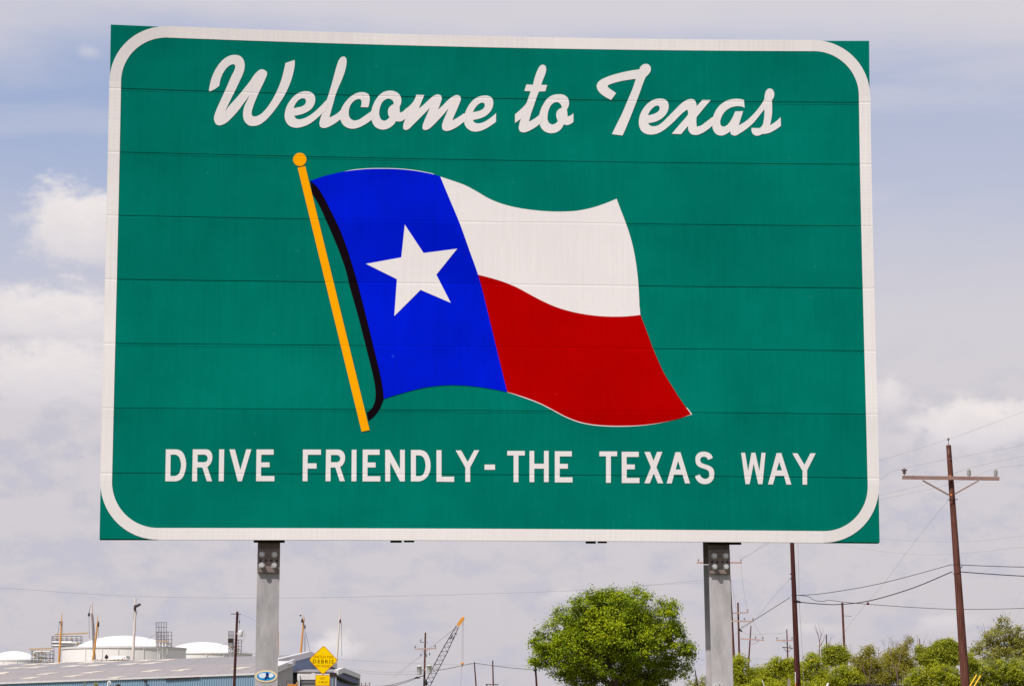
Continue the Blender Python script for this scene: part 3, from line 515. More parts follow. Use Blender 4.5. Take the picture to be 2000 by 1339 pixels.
def sheet(name, mat, contours, w0, t, parent, usteps=.12):
    """cut film or plate lying on the sign face, creased at the joints between the extrusions"""
    polys = [[Vector((x, y, 0)) for x, y in c] for c in contours]
    flat = [p for c in polys for p in c]
    bm = bmesh.new()
    vs = [bm.verts.new(p) for p in flat]
    for tri in tessellate_polygon(polys):
        try: bm.faces.new([vs[i] for i in tri])
        except ValueError: pass
    us = [p.x for p in flat]; vv = [p.y for p in flat]
    def cut(co, no):
        bmesh.ops.bisect_plane(bm, geom=bm.verts[:] + bm.edges[:] + bm.faces[:], dist=1e-5, plane_co=co, plane_no=no)
    if usteps:
        for k in range(int(min(us) / usteps) - 1, int(max(us) / usteps) + 2):
            if min(us) < k * usteps < max(us): cut((k * usteps, 0, 0), (1, 0, 0))
        ks = set()
        for k in range(0, 9):
            for d in (-.006, 0, .006, PL / 2): ks.add(round(k * PL + d, 4))
        for y in ks:
            if min(vv) < y < max(vv): cut((0, y, 0), (0, 1, 0))
    bmesh.ops.recalc_face_normals(bm, faces=bm.faces)
    if sum(f.normal.z for f in bm.faces) < 0: bmesh.ops.reverse_faces(bm, faces=bm.faces)
    border = [e for e in bm.edges if len(e.link_faces) == 1]
    front = {v: v.co.copy() for v in bm.verts}
    r = bmesh.ops.extrude_edge_only(bm, edges=border)
    back = [x for x in r['geom'] if isinstance(x, bmesh.types.BMVert)]
    uvl = bm.loops.layers.uv.new('UVMap')
    for f in bm.faces:
        for l in f.loops: l[uvl].uv = (l.vert.co.x, l.vert.co.y)
    o0 = origin(parent); bs = set(back)
    for v in bm.verts:
        y = v.co.y; d = abs(y - round(y / PL) * PL)
        dip = -.0008 if (d < .002 and .1 < y < SH - .1) else 0
        v.co = SF(v.co.x, y, (w0 if v in bs else w0 + t) + dip) - o0
    me = bpy.data.meshes.new(name); bm.to_mesh(me); bm.free()
    me.materials.append(mat)
    o = bpy.data.objects.new(name, me); COL.objects.link(o); o.parent = parent
    return o

def rect(u0, v0, u1, v1): return [[(u0, v0), (u1, v0), (u1, v1), (u0, v1)]]

def build_sign():
    base = SF(0, 0, -.15); base.z = 0
    t = thing('welcome_sign', base, 'huge green welcome sign with white border and waving flag on two steel posts', 'sign')
    # eight extruded planks
    rnd = random.Random(3)
    for i in range(8):
        v0, v1 = i * PL, (i + 1) * PL
        bm = bmesh.new(); uvl = bm.loops.layers.uv.new('UVMap')
        lo_, hi_ = rnd.uniform(.0022, .0036), rnd.uniform(.0018, .0032)
        prof = [(v0 + .0003, -.05), (v0 + .0003, -.003), (v0 + lo_, 0), ((v0 + v1) / 2, .0005 * rnd.uniform(-1, 0))] + ([(v1 - .0115, 0), (v1 - .0105, -.0013), (v1 - .0095, 0)] if i in (1, 2, 4, 5, 6) else []) + [(v1 - hi_, 0), (v1 - .0003, -.003), (v1 - .0003, -.05)]
        N = 32; rows = []
        off = rnd.uniform(-.0010, 0)
        for k in range(N + 1):
            u = -SW / 2 + SW * k / N
            wob = .5 + .5 * math.sin(u * 2.1 + i * 2.7) * math.sin(u * 5.3 + i)     # joints open and close along their length
            rw = []
            for j, (a, b) in enumerate(prof):
                if b == 0 and j > len(prof) - 4: a = v1 - hi_ * (.45 + 1.1 * wob)
                if b == -.0013: b = -.0017 * max(0, 1.25 * math.sin(u * 1.7 + i * 1.9))
                rw.append((bm.verts.new(SF(u, a, b + off) - base), u, a))
            rows.append(rw)
        def face(q):
            f = bm.faces.new([x[0] for x in q])
            for l, x in zip(f.loops, q): l[uvl].uv = (x[1], x[2])
        m = len(prof)
        for k in range(N):
            for j in range(m): face([rows[k][j], rows[k + 1][j], rows[k + 1][(j + 1) % m], rows[k][(j + 1) % m]])
        face(rows[0]); face(rows[N][::-1])
        bmesh.ops.recalc_face_normals(bm, faces=bm.faces)
        me = bpy.data.meshes.new('plank'); bm.to_mesh(me); bm.free(); me.materials.append(M['green'])
        o = bpy.data.objects.new('plank', me); COL.objects.link(o); o.parent = t
    # white border: four strips and four quarter rings
    ro, ri, ov = .270, .2175, .003
    bw = ro - ri; e = .0002
    z0, th = .0004, .0008
    a, b = SW / 2, SH
    for r in (rect(-a + ro + e, b - bw, a - ro - e, b + ov), rect(-a + ro + e, -ov, a - ro - e, bw),
              rect(-a - ov, ro + e, -a + bw, b - ro - e), rect(a - bw, ro + e, a + ov, b - ro - e)):
        sheet('border_strip', M['white'], r, z0, th, t)
    for sx, sy in ((-1, 1), (1, 1), (-1, -1), (1, -1)):
        cx, cy = sx * (a - ro), (b - ro) if sy > 0 else ro
        arc = [(k / 20 * math.pi / 2) for k in range(21)]
        c = [(cx + sx * (ro + ov * .5) * math.cos(q), cy + sy * (ro + ov * .5) * math.sin(q)) for q in arc] + \
            [(cx + sx * ri * math.cos(q), cy + sy * ri * math.sin(q)) for q in reversed(arc)]
        sheet('border_corner', M['white_flat'], [c], z0, th, t)
    mats = {'letter': ('script_letter', 'white_flat', .001), 'capital': ('block_letter', 'white_flat', .001),
            'white_backing': ('flag_backing', 'white_flat', .0006), 'white_stripe': ('white_stripe', 'white_flat', .0012), 'red_stripe': ('red_stripe', 'red', .0018),
            'blue_field': ('blue_field', 'blue', .0022), 'star': ('star', 'white_flat', .0044), 'black_edge': ('black_edge', 'black', .0006),
            'flagpole': ('flagpole', 'orange', .0034), 'finial': ('pole_finial', 'orange', .0034)}
    for i, (k, cs) in enumerate(ART):
        name, mat, w0 = mats[k]
        pts = []
        for c in cs:
            q = []
            for s in c.split(','):
                w = s.split(); q.append((float(w[0]), float(w[1]), 1 if len(w) > 2 else 0))
            pts.append(spline(q, True, 4))
        if k == 'letter': w0 += (i % 2) * .0009
        sheet(name, M[mat], pts, w0 * .5, .0007, t)
    # back: rails that carry the planks on the posts
    for v in (.35, 1.2, 2.05):
        mb = MB()
        for k in range(16):
            u0, u1 = -1.7 + 3.4 * k / 16, -1.7 + 3.4 * (k + 1) / 16
            p, q = SF(u0, v, -.0555), SF(u1, v, -.0555)
            mb.bar(p, q, .008, .06)
        mb.build('back_rail', M['alu'], t)
    # steel posts: I sections with a bolted splice plate
    for side, (x0, y0, x1, y1), w in (('l', (525.5, 1056, 519.9, 1339), .1045), ('r', (1403.9, 1056, 1411.4, 1339), .1005)):
        u = (x0 - 955) / 411.0
        Y = SF(u, 0, -.087).y
        A, B = P(x0, y0, Y), P(x1, y1, Y)
        d = (A - B).normalized()
        foot = B - d * (B.z / d.z); top = A + d * .18
        yaw = _yaw + (.035 if side == 'l' else -.012)
        X = Vector((math.cos(yaw), math.sin(yaw), 0)); N = Vector((math.sin(yaw), -math.cos(yaw), 0))
        dep, tf, tw = .205, .0085, .0062
        sec = [(-w / 2, 0), (w / 2, 0), (w / 2, -tf), (tw / 2, -tf), (tw / 2, -dep + tf), (w / 2, -dep + tf), (w / 2, -dep), (-w / 2, -dep), (-w / 2, -dep + tf), (-tw / 2, -dep + tf), (-tw / 2, -tf), (-w / 2, -tf)]
        mb = MB()
        lo = [foot - d * .3 + X * p + N * q for p, q in sec]
        gapz = P(x0, 1093.5 if side == 'l' else 1096.5, Y)
        s1 = (gapz - foot).z / d.z
        mb.prism(lo, d * (s1 - .002 + .3)); stub = MB(); up = [foot + d * (s1 + .002) + X * p + N * q for p, q in sec]
        stub.prism(up, d * ((top - foot).length - s1 - .002))
        post = mb.build('post', M['galv'], t)
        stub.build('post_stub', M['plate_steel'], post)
        up_u = (A - Vector((_cx, _cy, _cz))).dot(S_R)
        mb = MB(); p, q = SF(up_u, .19, -.088), SF(up_u, 2.3, -.088)
        gap = max((SF(up_u, .16 + 2.14 * k / 12, -.06) - (p + (q - p) * (k / 12))).dot(-S_N) for k in range(13))
        p, q = p - S_N * max(gap, 0), q - S_N * max(gap, 0)
        dd = (q - p).normalized(); NN = S_R.cross(dd)
        if NN.dot(S_N) < 0: NN = -NN
        mb.prism([p + S_R * a_ + NN * b_ for a_, b_ in sec], q - p)
        mb.build('upper_post', M['galv'], t)
        # splice plate with four hex bolts and a row of dark discs standing for shaded holes
        ytop, ybot = (1071, 1117.3) if side == 'l' else (1073, 1119.9)
        def along(py): return (P(x0, py, Y) - foot).z / d.z
        hs0, hs1 = along(ybot), along(ytop)
        tp = .016
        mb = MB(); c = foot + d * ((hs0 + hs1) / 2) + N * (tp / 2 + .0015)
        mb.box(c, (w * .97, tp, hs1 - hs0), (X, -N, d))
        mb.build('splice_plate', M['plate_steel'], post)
        bl = ((511.9, 1083), (536.1, 1083.4), (511.5, 1104.2), (535.7, 1104.2)) if side == 'l' else ((1394, 1085.9), (1416, 1085.9), (1394.4, 1107), (1417, 1107))
        for bx, by in bl:
            p = P(bx, by, Y); h = (p - foot).z / d.z; xx = (p - foot - d * h).dot(X)
            c = foot + d * h + X * xx + N * (tp + .0015)
            mb = MB(); mb.lathe(c, [(.0145, 0), (.0145, .003)], 16, (X, d, N), False)
            mb.lathe(c + N * .0028, [(.0125, 0), (.0125, .018), (.0105, .0215)], 6, (X, d, N), False)
            mb.build('bolt', M['bolt'], post)
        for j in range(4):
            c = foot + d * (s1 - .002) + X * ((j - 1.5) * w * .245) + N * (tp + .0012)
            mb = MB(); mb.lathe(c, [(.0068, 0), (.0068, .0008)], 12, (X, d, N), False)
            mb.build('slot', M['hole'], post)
        if side == 'l':
            c = B + d * ((P(x1, 1319.5, Y) - B).dot(d)) + N * .0008 + X * -.002
            a, b = .0525, .028
            st = MB()
            def disc(cx, cz, ra, rb, h, mi, n=28, rot=0.0):
                st.cur = mi
                ring = []
                for k in range(n):
                    q = 2 * math.pi * k / n; xx, zz = ra * math.cos(q), rb * math.sin(q)
                    ring.append((cx + xx * math.cos(rot) - zz * math.sin(rot), cz + xx * math.sin(rot) + zz * math.cos(rot)))
                st.prism([c + X * p + d * q + N * h for p, q in ring], -N * .0012)
            disc(0, 0, a, b, .0013, 0); disc(0, 0, a * .80, b * .72, .0019, 1)
            disc(-.012, .003, .022, .012, .0024, 2); disc(.022, .004, .013, .010, .0024, 2)
            disc(-.004, -.010, .016, .004, .0028, 1, 16, .2)
            disc(.006, .008, .007, .009, .0033, 3, 14, .5); disc(.001, -.005, .0045, .011, .0033, 3, 14, -.5); disc(.010, -.006, .003, .005, .0033, 3, 12, .4)
            so_ = st.build('sticker', [M['st_cream'], M['st_blue'], M['st_white'], M['st_navy']], post)
            so_['label'] = 'oval cream rimmed sticker with a dark figure on blue'
        # dark bracket end that shows just below the planks
        c = SF((x0 - 955) / 411.0, .012, -.054)
        mb = MB(); mb.box(c, (.145 if side == 'l' else .16, .008, .045), (X, -N, Vector((0, 0, 1)))); mb.build('bracket', M['dark_steel'], t)
    for cx_, ww in ((780.5, .115), (1154.5, .103)):
        c = SF((cx_ - 955) / 411.0, .008, -.055)
        mb = MB()
        mb.box(c - S_R * ww * .26, (ww * .46, .008, .034), (S_R, -S_N, S_U)); mb.box(c + S_R * ww * .27, (ww * .42, .008, .030), (S_R, -S_N, S_U))
        mb.build('clamp', M['dark_steel'], t)
build_sign()

# ------------------------------------------------------------------ tanks, pipe racks and masts by the far shore
def tank(px, halfw, rim_y, dome_y, Y, label, n=64, dr=.985, posts=()):
    c = P(px, rim_y, Y); R = halfw * PX(Y); h = c.z
    base = Vector((c.x, c.y + R, 0))
    t = thing('storage_tank', base, label, 'storage tank', 'white domed storage tanks')
    mb = MB(); mb.lathe(base, [(R, 0), (R, h * .5), (R, h - .8 * PX(Y)), (R, h)], n); mb.build('shell', M['tank_wall'], t, False)
    dh = (rim_y - dome_y) * PX(Y) * 1.06
    prof = [(R * dr * math.sin(a) / math.sin(1.0), h + dh * ((math.cos(a) - math.cos(1.0)) / (1 - math.cos(1.0)))) for a in [1.0 - k / 14 for k in range(15)]]
    prof[-1] = (.01, prof[-1][1])
    if dr < .95: prof = [(R * .99, h - .3), (R * dr * 1.01, h + .3)] + prof
    mb = MB(); mb.lathe(base, prof, n); mb.build('dome_roof', M['tank'], t, False)
    mb = MB(); mb.lathe(base, [(R * 1.002, h - .6), (R * 1.012, h - .6), (R * 1.012, h + .5), (R * 1.002, h + .5)], n, None, False); mb.build('rim_beam', M['trim'], t)
    for a in posts:
        p = base + Vector((math.sin(a) * R * 1.004, -math.cos(a) * R * 1.004, 0))
        mb = MB(); mb.bar(p, p + Vector((0, 0, h)), 1.2 * PX(Y)); mb.build('wall_rib', M['trim'], t)
    return t, base, R, h

tank(17, 52, 1288, 1270.5, 1700, 'white domed storage tank cut off by the left edge of the picture', posts=(-.2, .3))
TB, bB, RB, hB = tank(224, 121, 1262.5, 1238, 1350, 'biggest white domed storage tank, left of the scaffold tower with the tall cage', dr=.82, posts=(-.5, -.2, .06, .46, .75))
tank(385, 95, 1274.5, 1251.5, 1750, 'white domed storage tank right of the biggest one, behind the brown pole', dr=.86, posts=(-.3, .2, .55))

def cage(mb, x0, x1, y0, y1, Y, nx, ny, w, dpx, diag=True):
    """open steel frame between two picture columns, dpx picture pixels deep"""
    D = dpx * PX(Y)
    pts = {}
    for k in (0, 1):
        for i in range(nx + 1):
            for j in range(ny + 1):
                p = P(x0 + (x1 - x0) * i / nx, y0 + (y1 - y0) * j / ny, Y); p.y += k * D; pts[i, j, k] = p
    W_ = w * PX(Y)
    for k in (0, 1):
        for i in range(nx + 1): mb.bar(pts[i, 0, k], pts[i, ny, k], W_)
        for j in range(ny + 1): mb.bar(pts[0, j, k], pts[nx, j, k], W_)
    for i in (0, nx):
        for j in range(ny + 1): mb.bar(pts[i, j, 0], pts[i, j, 1], W_)
    if diag:
        for j in range(ny): mb.bar(pts[j % nx, j, 0], pts[j % nx + 1, j + 1, 0], W_ * .7)
    return pts

def tower(x0, x1, xb, yt, ym, yb, Y, label, panel=None):
    c = P((x0 + xb) / 2, yb, Y); b = Vector((c.x, c.y, 0))
    t = thing('scaffold_tower', b, label, 'scaffold tower', 'scaffold towers on the storage tanks')
    mb = MB(); cage(mb, x0, x1, yt, yb, Y, 4, 5, .55, 8); mb.build('tall_cage', M['scaf'], t)
    mb = MB(); cage(mb, x0 + 2, xb, ym, yb, Y - 3, 4, 4, .6, 10); mb.build('stair_cage', M['scaf'], t)
    p, q = P(x0, yb - 11, Y - 5), P(xb - 4, yb - 10, Y - 5)
    mb = MB(); mb.bar(p, q, 3 * PX(Y), 2 * PX(Y)); mb.build('platform', M['tan'], t)
    mb = MB()
    for k in range(5):
        s = P(x0 + 3 + (xb - x0 - 6) * k / 4, yb - 4 + (k % 2), Y - 4)
        mb.lathe(s - Vector((0, 0, 2 * PX(Y))), [(1.6 * PX(Y), 0), (1.9 * PX(Y), 2 * PX(Y)), (1.1 * PX(Y), 4.5 * PX(Y)), (.5 * PX(Y), 6 * PX(Y))], 10)
    mb.build('valve_cluster', M['tank'], t)
    mb = MB(); mb.bar(P(x0, yt + 22, Y), P(x0 - 16, yb - 14, Y), .5 * PX(Y)); mb.bar(P(x0 - 16, yb - 14, Y), P(x0 - 16, yb - 2, Y), .4 * PX(Y)); mb.build('stay', M['scaf'], t)
    if panel:
        mb = MB(); mb.box(P(panel[0], panel[1], Y - 8), (panel[2] * PX(Y), 2, panel[3] * PX(Y))); mb.build('dark_panel', M['dark_steel'], t)
    mb = MB()
    for k in range(3):
        s = P(x0 + 4 + k * 9, yb, Y); mb.bar(s, Vector((s.x, s.y, 0)), .9 * PX(Y))
    mb.build('riser', M['tank'], t)
tower(304.5, 324.5, 334.5, 1214.5, 1233, 1262, 1340, 'tallest scaffold tower with a two step cage on the right side of the biggest tank')
tower(446, 456, 471, 1232, 1248, 1274, 1740, 'scaffold tower with a dark square panel behind the brown pole', (450.5, 1250, 9.5, 8))

def rack(x0, x1, y0, y1, Y, top, label, seed):
    r = random.Random(seed); u = PX(Y)
    c = P((x0 + x1) / 2, y1, Y); t = thing('pipe_rack', Vector((c.x, c.y, 0)), label, 'pipe rack', 'pipe racks beside the storage tanks')
    mb = MB(); mb.bar(P(top[0], top[2], Y - 6), P(top[1], top[3], Y - 6), 2.6 * u, 2.6 * u); mb.build('crane_beam', M['tan'], t)
    mb = MB(); cage(mb, x0, x1, y0 + 4, y1, Y, 6, 3, .9, 14); mb.build('steel_frame', M['scaf'], t)
    mb = MB()
    for k in range(7):
        yy = y0 + 5 + (y1 - y0 - 6) * r.random(); a = x0 + r.random() * (x1 - x0) * .4; b = x0 + (x1 - x0) * (.6 + .4 * r.random())
        mb.tube([P(a, yy, Y - 4 + k), P(b, yy + r.uniform(-1, 1), Y - 4 + k)], r.uniform(.7, 1.6) * u, 8)
    mb.build('white_pipes', M['tank'], t)
    for k in range(5):
        s = P(x0 + 3 + r.random() * (x1 - x0 - 6), y0 + 6 + r.random() * (y1 - y0 - 8), Y - 9); mb = MB(); mb.lathe(s, [(.3 * u, -2 * u), (1.7 * u, -1.2 * u), (1.9 * u, 0.8 * u), (.6 * u, 2 * u)], 10)
        mb.build('vessel', M['tan'], t)
    mb = MB()
    for k in range(6):
        p = P(x0 + (x1 - x0) * (k + .5) / 6, y1 - 2, Y); mb.bar(p, Vector((p.x, p.y, 0)), 1.3 * u)
    mb.build('columns', M['mast_grey'], t)
rack(101, 158, 1238, 1262, 1480, (107, 172, 1238.5, 1235.5), 'pipe rack with a tan top beam rising behind the left end of the biggest tank', 5)
rack(61, 103, 1266, 1292, 1360, (57, 102, 1267, 1265), 'low pipe rack with a tan top beam between the two left tanks', 9)

def mast(pts, ws, Y, mat, name, label, block=None, stay=None, tip=None, cat='mast'):
    """a ship's boom or mast drawn through picture points, standing on the ground"""
    u = PX(Y); q = [P(x, y, Y) for x, y in pts]
    d = (q[0] - q[1]); foot = q[0] + d * (q[0].z / -d.z) if abs(d.z) > 1e-6 else q[0]
    t = thing(name, Vector((foot.x, foot.y, 0)), label, cat, 'tall masts and booms behind the warehouse')
    mb = MB(); mb.tube([foot] + q, [ws[0] * u / 2] + [w * u / 2 for w in ws], 10); mb.build('shaft', M[mat], t)
    if block:
        for bx, by, bw, bh in block:
            mb = MB(); p = P(bx, by, Y - .3); mb.lathe(p - Vector((0, 0, bh * u / 2)), [(bw * u * .25, 0), (bw * u * .5, bh * u * .3), (bw * u * .45, bh * u * .7), (bw * u * .15, bh * u)], 8); mb.build('block', M['rig'], t)
    if stay:
        mb = MB()
        for a, b in stay: mb.tube([P(*a, Y), P(*b, Y)], .35 * u, 5)
        mb.build('stay_wire', M['rig'], t)
    if tip:
        mb = MB(); mb.tube([P(x, y, Y) for x, y in tip[0]], [w * u / 2 for w in tip[1]], 6); mb.build('tip', M[tip[2]], t)
mast([(115.3, 1291), (118, 1250), (120.3, 1211)], [4.4, 3.6, 2.8], 400, 'boom_orange', 'derrick_boom', 'orange boom with a thin tip, leftmost of the masts', [(117, 1214, 3, 4)], [((117, 1214), (112, 1240)), ((122, 1213), (123, 1240))], ([(120.3, 1211), (121.3, 1197)], [2, 1], 'boom_orange'))
mast([(185, 1290), (183, 1262), (181.5, 1225), (179.4, 1197)], [5, 5, 4.4, 3.6], 420, 'mast_grey', 'ship_mast', 'weathered grey mast crossing the orange boom before the biggest tank', [(173.8, 1199, 4.4, 8)], [((173.8, 1203), (174.5, 1245)), ((182.5, 1200), (185, 1240)), ((177, 1180), (173.8, 1196))], ([(179.4, 1197), (179, 1175)], [4, 3.6], 'mast_white'))
mast([(181.5, 1289), (187, 1248), (190.6, 1213)], [4.6, 3.6, 2.6], 405, 'boom_orange', 'derrick_boom', 'orange boom leaning right in front of the biggest tank', [(192.3, 1218, 3.6, 11)], [((192.4, 1222), (192, 1242))], ([(190.6, 1213), (191.2, 1199)], [1.8, .9], 'boom_orange'))
mast([(259.3, 1287), (262, 1236), (264.6, 1192)], [6.2, 5.2, 4], 410, 'mast_white', 'ship_mast', 'whitish mast with a dark spur near its top, before the biggest tank', [(263.5, 1186, 5, 12)], [((262, 1192), (261, 1210)), ((268, 1190), (266.5, 1200))], ([(264.6, 1192), (264, 1168)], [3.4, 5], 'mast_white'))
mb = MB(); mb.bar(P(266, 1183, 409.5), P(274.5, 1179, 409.5), .5, .35); mb.bar(P(266, 1184, 409.5), P(271, 1180.5, 409.5), .9, .3)
spur_owner = [o for o in COL.objects if o.get('label', '').startswith('whitish mast')][0]
mb.build('spur', M['rig'], spur_owner)
mast([(543, 1290), (543.6, 1262), (544.2, 1232)], [2.4, 2, 1.4], 430, 'boom_orange', 'derrick_boom', 'thin orange boom peeping out right of the left sign post')
mast([(586.4, 1284), (590, 1245), (593.6, 1206)], [4.4, 3.8, 3], 390, 'boom_orange', 'derrick_boom', 'orange boom with a whitish mast top, left above the yellow diamond sign', [(590, 1211, 4, 8), (595.5, 1223, 3, 9), (587, 1201, 4, 3)], [((595.5, 1228), (597, 1276)), ((597, 1235), (608, 1282)), ((594, 1240), (594.5, 1276))], ([(593, 1214), (591.3, 1204), (588.8, 1192.5)], [3.2, 3, 2.2], 'mast_white'))
mast([(657.5, 1284), (661, 1240), (663.2, 1206)], [4.6, 3.6, 3], 400, 'mast_white', 'ship_mast', 'whitish mast right above the yellow diamond sign', [(664.5, 1212, 4, 8)], [((667, 1215), (667.5, 1280))], ([(663.2, 1206), (664.3, 1190)], [2.4, 1.6], 'mast_white'))

# ------------------------------------------------------------------ warehouses
def inter(px, py, a, b, c):
    """where the line of sight meets the plane through a, b, c"""
    n = (b - a).cross(c - a); d = P(px, py, 100) - CAM
    return CAM + d * ((a - CAM).dot(n) / d.dot(n))

def on_patch(px, py, a, b, c, d):
    """point of the roof patch a-b (eave) c-d (ridge, same order) seen at this place of the picture"""
    def S(s, t): return a.lerp(b, s).lerp(c.lerp(d, s), t)
    def pr(X):
        v = X - CAM; z = v.y * math.cos(PITCH) + v.z * math.sin(PITCH)
        return Vector((1000 + FPX * v.x / z, 669.5 - FPX * (v.z * math.cos(PITCH) - v.y * math.sin(PITCH)) / z))
    s, t = .5, .5
    for _ in range(12):
        p = pr(S(s, t)); e = 1e-4
        ds = (pr(S(s + e, t)) - p) / e; dt = (pr(S(s, t + e)) - p) / e
        rx, ry = px - p.x, py - p.y; det = ds.x * dt.y - ds.y * dt.x
        s += (rx * dt.y - ry * dt.x) / det; t += (ds.x * ry - ds.y * rx) / det
    return S(s, t)

def corrugated(mb, a, b, zt_a, zt_b, pitch, depth, z0=0.0):
    L = Vector((b.x - a.x, b.y - a.y, 0)); n = Vector((L.y, -L.x, 0)).normalized()
    if n.dot(Vector((0, -1, 0))) < 0 and abs(n.y) > .3: n = -n
    N = int(L.length / pitch) * 4; vs = []; fs = []
    for k in range(N + 1):
        s = k / N; p = Vector((a.x, a.y, 0)) + L * s + n * (depth if k % 4 in (1, 2) else 0)
        vs += [(p.x, p.y, z0), (p.x, p.y, zt_a + (zt_b - zt_a) * s)]
    for k in range(N): fs.append((2 * k, 2 * k + 2, 2 * k + 3, 2 * k + 1))
    mb.add(vs, fs)

def warehouse_near():
    e0, e1 = P(-140, 1336.5, 135), P(521, 1312.3, 135)
    r0, r1 = P(-140, 1314.5, 152), P(572.5, 1291.6, 152)
    t = thing('warehouse', Vector(((e0.x + e1.x) / 2, 143, 0)), 'long pale blue warehouse with a grey metal roof dotted with skylights', 'warehouse', 'metal warehouses')
    mb = MB(); corrugated(mb, e0 + Vector((0, .07, 0)), e1 + Vector((-.05, .07, 0)), e0.z - .06, e1.z - .06, .13, .03); mb.build('front_wall', M['blue_wall'], t)
    mb = MB(); corrugated(mb, e1 + Vector((-.05, .3, 0)), r1 + Vector((-.05, 0, 0)), e1.z - .1, r1.z - .1, .35, .06)
    mb.build('end_wall', M['grey_wall'], t)
    # sheet metal roof as strips with raised seams
    N = 60; vs = []; fs = []; mbr = MB(); U = (r0 - e0).cross(e1 - e0).normalized()
    if U.z < 0: U = -U
    for k in range(N):
        s0, s1 = k / N, (k + 1) / N
        a, b, c, d = e0.lerp(e1, s0), e0.lerp(e1, s1), r0.lerp(r1, s1), r0.lerp(r1, s0)
        lift = U * (.002 * ((k * 7) % 3))
        mbr.prism([a + lift, b + lift, c + lift, d + lift], U * -.08)
    mbr.build('roof', M['roof_a'], t)
    mb = MB(); mb.bar(e0 + Vector((0, 0, -.05)), e1 + Vector((.12, 0, -.05)), .06, .10); mb.build('gutter', M['trim'], t)
    mb = MB(); mb.bar(e0.lerp(e1, .70) + Vector((0, -.02, -.16)), e0.lerp(e1, .80) + Vector((0, -.02, -.12)), .05, .05); mb.build('loose_gutter', M['dark_steel'], t)
    mb = MB(); mb.bar(e1 + Vector((.05, -.05, -.02)), r1 + Vector((.05, 0, -.02)), .16, .34); mb.build('rake_trim', M['trim'], t)
    mb = MB(); mb.prism([P(541, 1300, 144), P(541, 1291.5, 151), P(572.5, 1291.5, 151.5), P(571, 1295.5, 147.5)], Vector((0, 0, .05))); mb.build('white_roof_panel', M['trim'], t)
    for x0, y0, x1, y1 in ((-9, 703, 35, 690), (330, 705, 440, 694), (205, 738, 290, 727), (540, 722, 640, 711), (675, 695, 792, 683), (1145, 684, 1245, 671), (1380, 678, 1470, 665), (1850, 662, 1940, 649), (880, 733, 960, 724)):
        a, b = on_patch(x0 / 4, 1140 + y0 / 4, e0, e1, r0, r1), on_patch(x1 / 4, 1140 + y1 / 4, e0, e1, r0, r1)
        d = (b - a).normalized(); w = d.cross(U).normalized() * .36
        mb = MB(); mb.prism([a - w + U * .03, b - w + U * .03, b + w + U * .03, a + w + U * .03], U * -.06); mb.build('skylight', M['skylight'], t)
    # far slope and back, so that the building is closed
    mb = MB(); bk = Vector((-7, 9, -.7)); mb.prism([r0, r1, r1 + bk, r0 + bk], Vector((0, 0, -.08))); mb.build('rear_roof', M['roof_a'], t)
    mb = MB(); p, q = r0 + bk, r1 + bk; mb.add([(p.x, p.y, 0), (q.x, q.y, 0), q - Vector((0, 0, .05)), p - Vector((0, 0, .05))], [(0, 1, 2, 3)]); mb.build('rear_wall', M['grey_wall'], t)
    # lamp on the front wall
    mb = MB(); c = inter(284, 1328.5, e0, e1, e0 - Vector((0, 0, 1))) + Vector((0, -.12, 0)); mb.bar(c + Vector((-.08, .06, .06)), c + Vector((.08, -.06, -.06)), .09, .1); mb.build('wall_lamp', M['dark_pipe'], t)
    return e0, e1, r0, r1
eA, e1A, r0A, r1A = warehouse_near()

